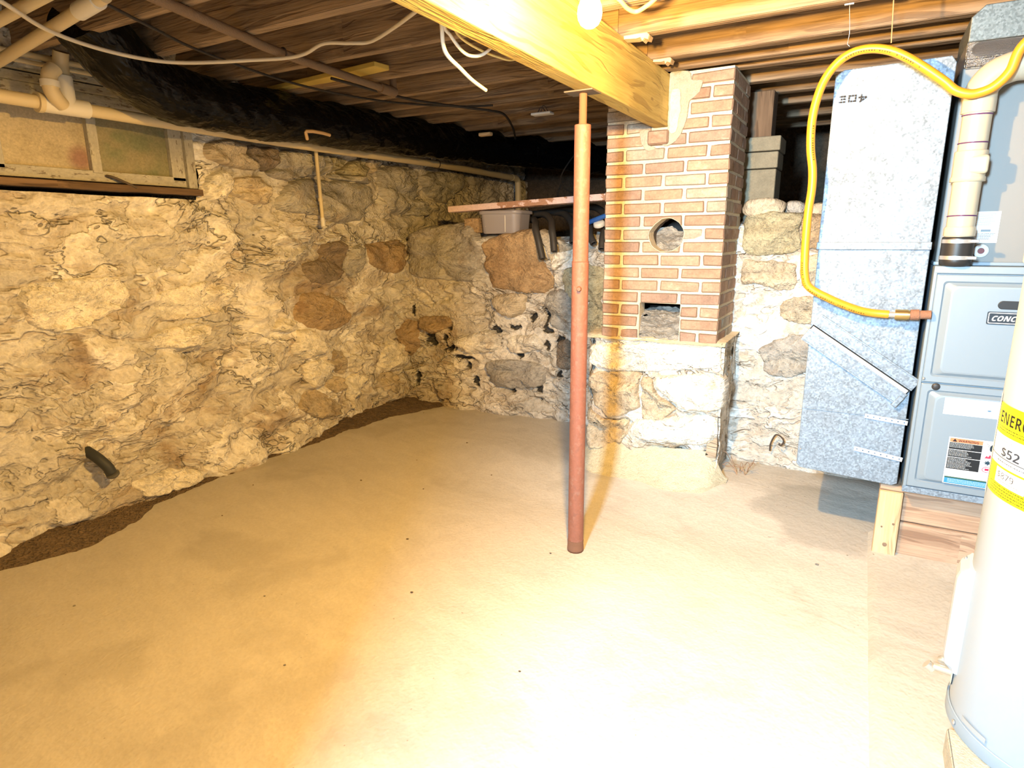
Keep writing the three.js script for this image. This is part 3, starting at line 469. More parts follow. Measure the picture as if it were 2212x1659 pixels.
  part('packing_brick', bx(-1.058, -0.950, 1.838, 1.908, CH.zf - 0.03, CH.zf + 0.028, { r: 0.012 }), brickMats[1], chimney, 'red brick stub under the beam end');
  part('cement_patch', rough([[-1.10, 1.91], [-1.055, 1.91], [-1.06, 1.84], [-1.02, 1.822], [-1.06, 1.815], [-1.09, 1.85]], 0.012, 40).translate(0, 0, pz - 0.012), cementMat, chimney);
  // flue: soot-dark lining, rubble and ash in the two openings
  const soot = SM({ color: lin(0.05, 0.045, 0.04), roughness: 1 });
  { const a = holePts(0.985, 40), pos = [], uv = [], idx = []; for (const z of [CH.zf - 0.010, CH.zf - 0.05, CH.zf - 0.16]) a.forEach(([x, y], i) => { pos.push(x, y, z + (z > CH.zf - 0.02 ? 0.006 * (fbm(x * 40, y * 40, 2, 643) - 0.5) : 0)); uv.push(i * 0.014, z); }); for (let j = 0; j < 2; j++) for (let i = 0; i < 40; i++) { const p = j * 40 + i, q = j * 40 + (i + 1) % 40; idx.push(p, p + 40, q, q, p + 40, q + 40); } const g = new THREE.BufferGeometry(); g.setAttribute('position', new THREE.Float32BufferAttribute(pos, 3)); g.setAttribute('uv', new THREE.Float32BufferAttribute(uv, 2)); g.setIndex(idx); g.computeVertexNormals(); part('thimble', g, SM({ color: lin(0.10, 0.075, 0.055), roughness: 1 }), chimney, 'sooty lining of the round flue hole'); }
  part('flue_lining', [bx(CH.x0 + 0.1, CH.x1 - 0.1, 0.8, CH.y1, CH.zb + 0.1, CH.zb + 0.11, { r: 0 })], soot, chimney);
  const ash = (x0, x1, y0, y1, z0, z1, s) => grid(x0, x1, 30, 0, 1, 20, (x, t) => { const n = fbm(x * 22, t * 6, 4, s) - 0.5; return [x, lerp(y0, y1, t) + 0.05 * n, lerp(z0, z1, t) + 0.03 * (fbm(x * 30, t * 8, 3, s + 2) - 0.5)]; });
  part('rubble', ash(-1.06, -0.82, 1.25, 1.42, CH.zf - 0.06, CH.zf - 0.17, 671), stoneMat.grey, chimney, 'mortar rubble inside the flue hole');
  part('rubble', ash(CL.x0, CL.x1, CL.y0 - 0.01, 0.955, CH.zf - 0.012, CH.zf - 0.05, 681), stoneMat.grey, chimney, 'grey rubble in the square clean-out hole');
  part('rubble', ash(CL.x0, CL.x1, 0.94, 0.985, CH.zf - 0.045, CH.zf - 0.13, 691), stoneMat.grey, chimney);
  // stone base
  const baseUV = (x, y) => [(x + 1.5) / 2, y / 1.7];
  const base = part('stone_base', grid(-1.385, -0.60, 80, -0.02, 0.83, 84, (x, y) => [x, y, -3.375 + reliefBase(x, y) - 0.5 * ss(-1.33, -1.385, x) * 0.3], { uv: baseUV }), rightMat, chimney, 'lime-washed stone base');
  part('base_face', grid(-3.80, -3.335, 60, -0.02, 0.83, 84, (z, y) => [-0.60 - 0.02 + 0.05 * (fbm(z * 9, y * 5, 4, 701) - 0.4) - 0.06 * ss(0.93, 0.97, 1 - Math.abs(2 * fbm(z * 7, y * 2.2, 4, 703) - 1)), y, z], { uv: (z, y) => [z * 0.5, y / 1.7], flip: true }), rightMat, base);
  part('base_face', grid(-3.80, -3.36, 40, -0.02, 0.83, 50, (z, y) => [-1.37 + 0.04 * (fbm(z * 9, y * 7, 4, 707) - 0.4), y, z], { uv: (z, y) => [z * 0.5 + 0.3, y / 1.7] }), rightMat, base);
  part('base_cap', grid(-1.385, -0.60, 40, -3.80, -3.33, 20, (x, z) => [x, 0.80 + 0.03 * ss(-3.30, -3.38, z) + 0.012 * fbm(x * 20, z * 20, 3, 709), z], { flip: true, uv: (x, z) => [x * 0.5, z] }), mortarMat, base);
  STONES_BASE.forEach(([tone, v], i) => part('stone', stoneGeo(v, reliefBase, (x, y, d) => [x, y, -3.372 + d], false, 40 + i * 2.3, 0.028), stoneMat[tone], base));
  part('mortar_skirt', grid(-1.44, -0.54, 80, 0, 1, 18, (x, t) => { const w = 0.16 * ss(-1.44, -1.25, x) * ss(-0.54, -0.66, x) * (0.75 + 0.6 * fbm(x * 5, 1, 3, 711)); const z = lerp(-3.36, -3.30 + w, t); return [x, floorY(x, z) + (0.115 + 0.04 * fbm(x * 7, 3, 2, 713)) * Math.pow(1 - t, 1.5) * (0.1 + 0.9 * ss(-1.44, -1.3, x)) * (0.1 + 0.9 * ss(-0.54, -0.64, x)) + 0.014 * (fbm(x * 16, t * 5, 3, 715) - 0.3) * (1 - t) - 0.004 * t, z]; }, { uv: (x, t) => [x, t * 0.3] }), SM({ color: lin(0.90, 0.97, 1.0), map: rep(mortMap, 0.5, 0.5), bumpMap: rep(mortBump, 0.5, 0.5), bumpScale: 0.01, roughness: 0.97 }), base, 'pale mortar skirt at the floor');
}

// ---------------------------------------------------------------- red jack post
const [rustMap, rustRough] = pair(512, 512, (u, v, o) => { const n = fbm(u * 18, v * 18, 5, 801, 0.62), f = fbm(u * 80, v * 80, 3, 807, 0.7); const k = 0.85 + 0.25 * n + 0.2 * (f - 0.5); const c = mix3([0.28 * k, 0.105 * k, 0.066 * k], [0.20, 0.085, 0.06], 0.6 * ss(0.62, 0.74, n)); const d = mix3(c, [0.34, 0.21, 0.16], 0.3 * ss(0.6, 0.75, fbm(u * 30 + 4, v * 30, 4, 811, 0.65))); o[0] = d[0]; o[1] = d[1]; o[2] = d[2]; o[3] = 0.5 * n + 0.5 * f; });
const redMat = SM({ map: rep(rustMap, 0.7, 0.7), bumpMap: rep(rustRough, 0.7, 0.7), bumpScale: 0.0015, roughness: 0.62 });
const rustMat = SM({ color: lin(0.30, 0.15, 0.09), bumpMap: rep(rustRough, 0.3, 0.3), bumpScale: 0.003, roughness: 0.85, metalness: 0.2 });
const zincMat = PM({ color: lin(0.62, 0.63, 0.64), roughness: 0.42, metalness: 0.85 });
{
  const X = -1.016, Z = -2.384, t = thing('jack_post', 'red painted steel jack post under the timber beam', 'post', [X, 0, Z]);
  part('outer_tube', cyl([X, 0.008, Z], [X, 1.283, Z], 0.0345, 0.0345, 36), redMat, t);
  part('tube_rim', new THREE.TorusGeometry(0.033, 0.0022, 8, 36).rotateX(Math.PI / 2).translate(X, 1.283, Z), redMat, t);
  part('inner_tube', cyl([X, 1.20, Z], [X, 1.80, Z], 0.0318, 0.0318, 36), redMat, t);
  part('tube_rim', new THREE.TorusGeometry(0.030, 0.0022, 8, 36).rotateX(Math.PI / 2).translate(X, 1.80, Z), redMat, t);
  const th = []; for (let k = 0; k < 26; k++) th.push([0.0142, k * 0.0045], [0.0158, k * 0.0045 + 0.00225]);
  part('screw', lathe([[0, 0], ...th, [0.0142, 0.118], [0, 0.118]], [X, 1.797, Z], [0, 1, 0], 20), SM({ color: lin(0.30, 0.14, 0.07), roughness: 0.6, metalness: 0.3, bumpMap: rep(rustRough, 0.3, 0.3), bumpScale: 0.002 }), t, 'threaded screw rod');
  part('bearing_plate', bx(X - 0.062, X + 0.055, 1.9155, 1.9215, Z - 0.045, Z + 0.045, { r: 0.002 }), SM({ color: lin(0.16, 0.13, 0.10), roughness: 0.7, metalness: 0.3 }), t, 'steel bearing plate under the beam');
  const cam = new THREE.Vector3(0.30, 0, 0.95).normalize();
  part('pin', cyl([X + cam.x * 0.028, 1.178, Z + cam.z * 0.028], [X + cam.x * 0.048, 1.176, Z + cam.z * 0.048], 0.0075, 0.0075, 16), redMat, t, 'adjusting pin');
  part('pin_hole', new THREE.TorusGeometry(0.0095, 0.0016, 6, 18).applyQuaternion(new THREE.Quaternion().setFromUnitVectors(new THREE.Vector3(0, 0, 1), cam)).translate(X + cam.x * 0.0345, 1.176, Z + cam.z * 0.0345), rustMat, t);
  part('foot', lathe([[0, 0], [0.036, 0], [0.0375, 0.01], [0.0355, 0.035], [0.036, 0.052], [0.0335, 0.055]], [X, 0.0, Z], [0, 1, 0], 28), rustMat, t, 'rusted foot of the post');
}

// ---------------------------------------------------------------- bare bulb beside the beam
{
  const t = thing('light_bulb', 'glowing bare bulb beside the timber beam', 'light bulb', [BULB.x, 2.0, BULB.z]);
  const glow = SM({ color: 0xffffff, emissive: lin(1.0, 0.86, 0.55), emissiveIntensity: 9, roughness: 0.4 });
  const prof = [[0.0005, -0.034], [0.012, -0.032], [0.022, -0.025], [0.0285, -0.013], [0.0305, 0.0], [0.029, 0.014], [0.023, 0.030], [0.017, 0.042], [0.0145, 0.052], [0.0005, 0.053]];
  part('glass', lathe(prof, [BULB.x, BULB.y, BULB.z], [0, 1, 0], 32), glow, t);
  part('screw_cap', lathe([[0.0005, 0.05], [0.0135, 0.05], [0.0135, 0.072], [0.0005, 0.073]], [BULB.x, BULB.y, BULB.z]), zincMat, t);
  const h = thing('lamp_holder', 'white lamp holder above the glowing bulb', 'lamp holder', [BULB.x, 2.17, BULB.z]);
  part('porcelain', lathe([[0.0005, 0.075], [0.019, 0.075], [0.021, 0.09], [0.021, 0.12], [0.012, 0.135], [0.0005, 0.136]], [BULB.x, BULB.y - 0.012, BULB.z]), SM({ color: lin(0.75, 0.74, 0.7), roughness: 0.35 }), h);
  part('cord', cyl([BULB.x, BULB.y + 0.12, BULB.z], [BULB.x, 2.34, BULB.z], 0.004), SM({ color: lin(0.6, 0.58, 0.5), roughness: 0.5 }), h); part('box', bx(BULB.x - 0.06, BULB.x + 0.06, 2.31, 2.368, BULB.z - 0.05, BULB.z + 0.05), zincMat, h);
  const l = new THREE.PointLight(WARM, BULB_POWER, 0, 2); l.position.copy(BULB); l.castShadow = true; l.shadow.radius = 1.4; scene.add(l);
}

// ---------------------------------------------------------------- cellar window in the left wall
const paintMat = (() => { const [m, b] = pair(512, 256, (u, v, o) => { const n = fbm(u * 14, v * 30, 5, 901, 0.62), f = fbm(u * 70, v * 60, 3, 907, 0.7); let c = mix3([0.40, 0.385, 0.33], [0.58, 0.565, 0.50], n); c = mix3(c, [0.16, 0.13, 0.10], 0.8 * ss(0.63, 0.70, fbm(u * 22 + 3, v * 40, 5, 911, 0.65))); const k = 0.85 + 0.3 * (f - 0.5); o[0] = c[0] * k; o[1] = c[1] * k; o[2] = c[2] * k; o[3] = n; }); return SM({ map: rep(m, 0.8, 0.4), bumpMap: rep(b, 0.8, 0.4), bumpScale: 0.003, roughness: 0.85 }); })();
{
  const X0 = -3.37, X1 = -3.325;
  const fr = struct('window_1', [bx(X0 - 0.02, X1 + 0.02, 1.655, 2.06, -2.325, -2.272, { axis: 1 }), bx(X0 - 0.02, X1 + 0.02, 1.655, 2.06, -1.36, -1.30, { axis: 1 }), bx(X0 - 0.02, X1 + 0.02, 2.01, 2.06, -2.325, -1.30, { axis: 2 })], paintMat, 'small cellar window with peeling white frame');
  const win = fr;
  part('sash', [bx(X0, X1, 1.66, 1.712, -2.272, -1.36, { axis: 2 }), bx(X0, X1, 1.975, 2.012, -2.272, -1.36, { axis: 2 }), bx(X0, X1, 1.69, 2.0, -2.272, -2.195, { axis: 1 }), bx(X0, X1, 1.69, 2.0, -1.425, -1.36, { axis: 1 })], paintMat, win);
  part('mullion', bx(X0, X1 + 0.004, 1.70, 1.99, -1.832, -1.785, { axis: 1 }), paintMat, win);
  const paneMat = (a, b, s, sp) => { const [m] = pair(512, 384, (u, v, o) => { const n = fbm(u * 3.2, v * 3.2, 4, s), f = fbm(u * 50, v * 40, 3, s + 5, 0.7); let c = mix3(a, b, ss(0.3, 0.7, n)); if (sp) c = mix3(c, sp, 0.8 * ss(0.22, 0.05, Math.hypot(u - 0.9, (v - 0.22) * 0.7))); const k = 0.88 + 0.24 * (f - 0.5) * 2; o[0] = c[0] * k; o[1] = c[1] * k; o[2] = c[2] * k; o[3] = 0; }); return PM({ map: m, roughness: 0.45, transmission: 0.15, thickness: 0, ior: 1.5 }); };
  const pane = (z0, z1, m, label) => part('pane', grid(z0, z1, 2, 1.70, 1.985, 2, (z, y) => [-3.352, y, z], { flip: true, uv: (z, y) => [(z1 - z) / (z1 - z0), (y - 1.70) / 0.285] }), m, win, label);
  pane(-1.79, -1.42, paneMat([0.50, 0.43, 0.30], [0.60, 0.52, 0.37], 921, [0.30, 0.13, 0.12]), 'dusty tan window pane');
  pane(-2.20, -1.825, paneMat([0.24, 0.26, 0.15], [0.36, 0.32, 0.20], 931), 'dusty olive window pane');
  part('sill', bx(-3.42, -3.285, 1.618, 1.652, -2.34, -1.28, { axis: 2 }), boardMat, win, 'weathered brown window sill');
  part('head_board', bx(-3.40, -3.30, 2.06, 2.10, -2.36, -1.2, { axis: 2 }), paintMat, win); part('head_board', bx(-3.40, -3.285, 2.105, 2.165, -2.4, -1.2, { axis: 2 }), paintMat, win);
  part('catch', tube([[-3.318, 1.69, -1.84], [-3.30, 1.685, -1.86], [-3.288, 1.66, -1.92], [-3.284, 1.64, -1.965]], 0.006, { seg: 16, rad: 8 }), SM({ color: lin(0.08, 0.06, 0.045), roughness: 0.7 }), win, 'rusty iron window catch');
  part('window_well', [bx(-3.80, -3.78, 1.4, 2.3, -2.5, -1.1, { r: 0 }), bx(-3.8, -3.42, 1.5, 1.6, -2.5, -1.1, { r: 0 }), bx(-3.8, -3.42, 2.12, 2.2, -2.5, -1.1, { r: 0 })], earthMat, win);
}

// ---------------------------------------------------------------- pipes and duct along the left wall
const pvcOld = SM({ color: lin(0.66, 0.56, 0.36), roughness: 0.45, bumpMap: rep(rustRough, 0.6, 0.6), bumpScale: 0.0008 });
const pvcWhite = SM({ color: lin(0.74, 0.71, 0.63), roughness: 0.4 });
const darkMetal = SM({ color: lin(0.07, 0.05, 0.04), roughness: 0.75 });
{
  const t = thing('drain_pipe', 'long cream plastic drain pipe crossing above the cellar window', 'pipe', [-3.13, 1.95, -3.0]);
  part('pipe', tube([[-3.13, 1.957, -0.6], [-3.13, 1.953, -1.4], [-3.13, 1.948, -2.17], [-3.13, 1.945, -3.05], [-3.13, 1.958, -4.4], [-3.13, 1.945, -5.62]], 0.0275, { seg: 60, rad: 20 }), pvcOld, t);
  part('elbow', tube([[-3.13, 1.945, -5.60], [-3.13, 1.943, -5.68], [-3.13, 1.92, -5.72], [-3.13, 1.86, -5.73], [-3.13, 1.45, -5.73]], 0.031, { seg: 24, rad: 16 }), pvcOld, t);
  part('tee', [cyl([-3.13, 1.952, -1.50], [-3.13, 1.952, -1.70], 0.037, 0.037, 24), cyl([-3.13, 1.952, -1.615], [-3.13, 2.02, -1.615], 0.037, 0.037, 24)], pvcWhite, t, 'white tee fitting');
  part('hub', cyl([-3.13, 1.952, -1.496], [-3.13, 1.952, -1.516], 0.041, 0.041, 24), pvcOld, t);
  part('riser', tube([[-3.13, 2.0, -1.615], [-3.13, 2.08, -1.615], [-3.13, 2.12, -1.615], [-3.11, 2.17, -1.615]], 0.03, { seg: 20, rad: 18 }), pvcOld, t);
  part('coupling', [cyl([-3.13, 2.015, -1.615], [-3.13, 2.075, -1.615], 0.0365, 0.0365, 24)], pvcWhite, t);
  part('hanger', new THREE.TorusGeometry(0.033, 0.004, 8, 24).translate(-3.13, 1.958, -4.36), darkMetal, t); part('hanger', cyl([-3.13, 1.99, -4.36], [-3.13, 2.18, -4.36], 0.003), darkMetal, t);
  const u = thing('trap_pipe', 'cream plastic trap bend beside the white tee fitting', 'pipe', [-3.06, 1.95, -1.55]);
  part('bend', tube([[-3.07, 2.09, -1.56], [-3.07, 2.06, -1.535], [-3.07, 2.01, -1.53], [-3.075, 1.975, -1.545], [-3.10, 1.952, -1.58]], 0.030, { seg: 24, rad: 18 }), pvcOld, u);
  part('collar', cyl([-3.07, 2.01, -1.53], [-3.07, 2.035, -1.531], 0.0355, 0.0355, 22), pvcWhite, u);
  const v = thing('condensate_pipe', 'thin cream pipe dropping down the left wall from the drain pipe', 'pipe', [-3.2, 1.46, -3.13]);
  part('pipe', cyl([-3.195, 1.93, -3.118], [-3.20, 1.50, -3.137], 0.0125, 0.0125, 14), pvcOld, v); part('coupling', cyl([-3.199, 1.62, -3.131], [-3.1995, 1.64, -3.13], 0.0155, 0.0155, 14), pvcOld, v); part('tip', cyl([-3.20, 1.46, -3.139], [-3.20, 1.515, -3.1365], 0.015, 0.015, 14), pvcWhite, v);
  const a = thing('drain_pipe', 'cream plastic drain pipe with a coupling under the joists, upper left corner', 'pipe', [-2.6, 2.12, -1.3]);
  part('pipe', cyl([-3.3, 2.075, -1.40], [-2.30, 2.122, -1.296], 0.0215, 0.0215, 22), pvcOld, a); part('coupling', cyl([-2.36, 2.119, -1.302], [-2.22, 2.125, -1.288], 0.0275, 0.0275, 22), pvcWhite, a); part('pipe', cyl([-2.24, 2.125, -1.29], [-2.17, 2.128, -1.282], 0.0215, 0.0215, 22), pvcOld, a);
  const b = thing('drain_pipe', 'cream plastic drain pipe nearest the camera, cut by the upper left corner', 'pipe', [-2.6, 2.12, -1.18]);
  part('pipe', cyl([-3.3, 2.09, -1.23], [-2.14, 2.131, -1.176], 0.019, 0.019, 22), pvcOld, b);
  const w1 = thing('water_pipe', 'upper of two thin cream water pipes above the window', 'pipe', [-3.2, 2.15, -1.4]); part('pipe', cyl([-3.2, 2.142, -0.6], [-3.2, 2.153, -1.85], 0.0135, 0.0135, 14), pvcOld, w1); part('clip', new THREE.TorusGeometry(0.016, 0.003, 6, 18).translate(-3.2, 2.150, -1.62), darkMetal, w1);
  const w2 = thing('water_pipe', 'lower of two thin cream water pipes above the window', 'pipe', [-3.2, 2.12, -1.4]); part('pipe', cyl([-3.2, 2.112, -0.6], [-3.2, 2.124, -1.85], 0.0095, 0.0095, 14), pvcOld, w2); part('clip', new THREE.TorusGeometry(0.012, 0.003, 6, 18).translate(-3.2, 2.122, -1.62), darkMetal, w2);
}
{
  const film = PM({ color: lin(0.004, 0.004, 0.0045), roughness: 0.24, specularIntensity: 0.35, bumpMap: (() => { const [, b] = pair(512, 512, (u, v, o) => { const e = 1; o[0] = o[1] = o[2] = 0; o[3] = clamp(0.5 * fbm(u * 10, v * 22, 5, 951, 0.6) + 0.5 * Math.pow(1 - Math.abs(2 * fbm(u * 7, v * 16, 4, 957) - 1), 3)); }); return rep(b, 0.9, 0.9); })(), bumpScale: 0.012 });
  const t = thing('flexible_duct', 'fat air duct wrapped in black plastic film under the joists', 'duct', [-2.95, 2.0, -2.6]);
  const wr = (u, a) => 0.030 * (fbm(u * 5, Math.cos(a) * 2 + 3, 4, 961) - 0.5) + 0.018 * (fbm(u * 19 + Math.sin(a) * 3, Math.cos(a) * 2.4, 3, 967) - 0.5) + 0.02 * Math.sin(a) * 0;
  part('sleeve', tube([[-2.80, 2.25, -1.54], [-2.83, 2.20, -1.61], [-2.88, 2.115, -1.74], [-2.93, 2.05, -1.95], [-2.95, 2.035, -2.3], [-2.95, 2.045, -2.65], [-2.95, 2.06, -3.2], [-2.93, 2.085, -3.9], [-2.8, 2.09, -4.6], [-2.5, 2.09, -5.3], [-2.1, 2.06, -5.9]], 0.128, { seg: 260, rad: 48, jitter: wr }), film, t);
  const c = thing('wire_hook', 'bent copper-coloured strip hooked over the drain pipe', 'hook', [-2.86, 1.93, -2.72]);
  part('strip', tube([[-2.826, 1.925, -2.70], [-2.806, 1.962, -2.672], [-2.80, 1.968, -2.72], [-2.80, 1.968, -2.80], [-2.80, 1.964, -2.85]], 0.0095, { seg: 30, rad: 8, tension: 0.05 }), SM({ color: lin(0.55, 0.38, 0.22), roughness: 0.55, metalness: 0.2 }), c);
}
// black pipe stub low in the left wall
{ const t = thing('pipe_stub', 'short dark pipe stub sticking out low in the left wall', 'pipe', [-3.2, 0.25, -1.57]); const m = SM({ color: lin(0.035, 0.04, 0.042), roughness: 0.6 }); part('pipe', tube([[-3.30, 0.36, -1.535], [-3.225, 0.33, -1.545], [-3.19, 0.285, -1.565], [-3.185, 0.25, -1.575]], 0.026, { seg: 20, rad: 14 }), m, t); part('flange', lathe([[0.0005, 0], [0.024, 0], [0.030, 0.006], [0.030, 0.018], [0.0005, 0.018]], [-3.18, 0.232, -1.582], [0.1, 1, 0.3], 20), SM({ color: lin(0.10, 0.10, 0.095), roughness: 0.6 }), t); }

// ---------------------------------------------------------------- cables, old pipe and oddments under the joists
const cableWhite = SM({ color: lin(0.66, 0.60, 0.48), roughness: 0.5 }), cableYellow = SM({ color: lin(0.72, 0.56, 0.20), roughness: 0.5 }), cableBlack = SM({ color: lin(0.03, 0.024, 0.02), roughness: 0.7 });
const cable = (pts, r, m, label, group) => single('cable', tube(pts, r, { seg: 120, rad: 8 }), m, label, 'cable', group);
cable([[-2.30, 2.14, -0.85], [-2.40, 2.10, -1.09], [-2.52, 2.082, -1.273], [-2.57, 2.075, -1.45], [-2.57, 2.075, -1.62], [-2.53, 2.08, -1.74], [-2.44, 2.09, -1.84], [-2.33, 2.105, -1.94], [-2.22, 2.118, -2.03], [-2.13, 2.13, -2.06], [-2.026, 2.155, -2.065], [-1.92, 2.15, -2.10], [-1.835, 2.15, -2.128], [-1.65, 2.15, -2.045], [-1.476, 2.15, -1.951], [-1.25, 2.16, -1.84], [-1.04, 2.15, -1.78]], 0.0075, cableWhite, 'long white cable sagging across the joists toward the beam');
cable([[-1.045, 2.06, -1.50], [-1.10, 1.985, -1.575], [-1.12, 1.965, -1.605], [-1.155, 1.918, -1.67], [-1.175, 1.897, -1.78], [-1.19, 1.883, -1.87], [-1.20, 1.872, -1.97]], 0.0062, cableWhite, 'cut white cable end dangling beside the beam');
cable([[-1.045, 2.05, -1.53], [-1.11, 1.972, -1.60], [-1.12, 1.950, -1.65], [-1.125, 1.928, -1.71], [-1.127, 1.924, -1.76], [-1.11, 1.932, -1.80], [-1.085, 1.955, -1.82], [-1.04, 2.0, -1.84]], 0.005, cableWhite, 'white cable looped beside the dangling cable end');
cable([[-1.04, 2.03, -1.56], [-1.095, 1.975, -1.63], [-1.11, 1.955, -1.68], [-1.11, 1.945, -1.78], [-1.102, 1.944, -1.88], [-1.085, 1.95, -1.96], [-1.04, 1.99, -2.02]], 0.0036, cableYellow, 'thin yellow cable behind the looped white cable');
cable([[-0.93, 2.23, -2.10], [-0.86, 2.185, -2.16], [-0.82, 2.155, -2.21], [-0.805, 2.138, -2.26], [-0.785, 2.134, -2.29], [-0.75, 2.140, -2.28], [-0.71, 2.155, -2.265], [-0.62, 2.20, -2.22], [-0.5, 2.25, -2.15]], 0.0075, cableYellow, 'yellow cable sagging from the joist right of the bulb');
cable([[-2.20, 2.16, -1.0], [-2.309, 2.158, -1.322], [-2.43, 2.155, -1.6], [-2.534, 2.152, -1.861], [-2.633, 2.150, -2.354], [-2.62, 2.15, -2.75], [-2.5, 2.15, -3.1], [-2.25, 2.15, -3.38], [-2.062, 2.15, -3.465]], 0.006, cableBlack, 'thin dark cable running above the black duct');
cable([[-2.42, 2.155, -2.5], [-2.33, 2.135, -3.0], [-2.17, 2.13, -3.35], [-2.10, 2.13, -3.5], [-2.12, 2.14, -3.7], [-2.28, 2.13, -4.1], [-2.48, 2.12, -4.5]], 0.0075, cableBlack, 'dark cable dropping toward the crawl space behind the duct');
cable([[-2.15, 2.17, -5.12], [-2.3, 1.85, -4.95], [-2.05, 1.70, -4.8], [-1.7, 1.75, -4.8], [-1.5, 2.17, -4.72]], 0.006, cableBlack, 'slack dark wire hanging in the crawl space above the pink plank');
{ const t = thing('gas_pipe', 'old dusty iron pipe running along under the joists', 'pipe', [-2.25, 2.13, -2.2]); const m = SM({ color: lin(0.20, 0.135, 0.085), roughness: 0.9, bumpMap: rep(rustRough, 0.4, 0.4), bumpScale: 0.003 });
  part('pipe', tube([[-1.95, 2.148, -0.8], [-2.115, 2.147, -1.437], [-2.20, 2.147, -1.8], [-2.254, 2.147, -2.028], [-2.30, 2.147, -2.5], [-2.316, 2.145, -2.80]], 0.0185, { seg: 60, rad: 14 }), m, t); part('elbow', cyl([-2.314, 2.145, -2.74], [-2.318, 2.145, -2.86], 0.026, 0.026, 16), m, t); part('pipe', cyl([-2.316, 2.145, -2.85], [-2.33, 2.36, -2.87], 0.0185, 0.0185, 14), m, t); part('clamp', new THREE.TorusGeometry(0.022, 0.005, 6, 16).translate(-2.262, 2.147, -2.06), darkMetal, t); }
{ const g = bx(-0.44, 0.44, -0.012, 0.012, -0.05, 0.05, { axis: 0 }); g.rotateY(-0.11); g.translate(-2.62, 2.205, -2.655); single('yellow_board', g, SM({ color: lin(0.62, 0.46, 0.11), roughness: 0.7, bumpMap: rep(stoneBump, 0.5, 0.5), bumpScale: 0.003 }), 'yellow painted board tucked between the joists above the duct', 'board'); }
{ const t = thing('ceiling_bracket', 'small white bracket hanging under the joists behind the post', 'bracket', [-1.86, 2.12, -3.73]); const m = SM({ color: lin(0.74, 0.73, 0.70), roughness: 0.5 }); part('plate', bx(-1.93, -1.795, 2.118, 2.132, -3.76, -3.70, { r: 0.004 }), m, t); part('wire', tube([[-1.90, 2.13, -3.73], [-1.87, 2.165, -3.73], [-1.84, 2.135, -3.73]], 0.003, { seg: 16, rad: 6 }), darkMetal, t); part('wire', tube([[-1.87, 2.13, -3.72], [-1.85, 2.17, -3.72], [-1.82, 2.135, -3.72]], 0.003, { seg: 16, rad: 6 }), darkMetal, t); }
{ single('hanging_string', tube([[-0.018, 2.20, -2.75], [-0.012, 2.10, -2.752], [-0.008, 2.035, -2.75]], 0.0022, { seg: 12, rad: 6 }), SM({ color: lin(0.45, 0.25, 0.12), roughness: 0.9 }), 'brown string hanging from a joist above the galvanized duct', 'string');
  const t = thing('wire_hook', 'thin wire hook under the joists above the yellow hose', 'hook', [-0.145, 2.05, -2.75]); part('wire', tube([[-0.150, 2.20, -2.697], [-0.150, 2.165, -2.72], [-0.143, 2.09, -2.75], [-0.146, 2.05, -2.75], [-0.138, 2.042, -2.75]], 0.001, { seg: 14, rad: 6 }), zincMat, t); part('staple', bx(-0.165, -0.135, 2.163, 2.172, -2.70, -2.69, { r: 0.001 }), zincMat, t); }
{ const t = thing('wood_scrap', 'small pale wood scrap caught above the black duct', 'scrap', [-2.42, 2.10, -4.0]); part('chip', bx(-2.50, -2.40, 2.075, 2.10, -4.03, -3.99, { r: 0.008 }), pineMat, t); }

// ---------------------------------------------------------------- things on the ledge of the back wall
{
  const t = thing('pink_plank', 'pink painted plank with rust-brown worn patches lying over the ledge', 'plank', [-2.1, 1.58, -4.05]);
  const [m, b] = pair(1024, 128, (u, v, o) => { const n = fbm(u * 26, v * 5, 5, 971, 0.65), f = fbm(u * 150, v * 20, 3, 977); let c = [0.74, 0.56, 0.54]; const worn = ss(0.57, 0.64, n + 0.2 * ss(0.2, 0.05, Math.abs(u - 0.47)) - 0.02); c = mix3(c, [0.34, 0.16, 0.07], 0.85 * worn); const k = 0.85 + 0.3 * f; o[0] = c[0] * k; o[1] = c[1] * k; o[2] = c[2] * k; o[3] = 0.7 - 0.4 * worn + 0.2 * f; });
  const g = new RoundedBoxGeometry(1.46, 0.043, 0.14, 2, 0.005), p = g.attributes.position, uv = new Float32Array(p.count * 2); for (let i = 0; i < p.count; i++) { uv[i * 2] = p.getX(i) / 1.46 + 0.5; uv[i * 2 + 1] = (p.getY(i) + p.getZ(i)) / 0.18 + 0.5; } g.setAttribute('uv', new THREE.BufferAttribute(uv, 2));
  g.rotateZ(0.0375); g.translate(-2.045, 1.611, -4.05); part('board', g, SM({ map: m, bumpMap: b, bumpScale: 0.003, roughness: 0.8 }), t);
}
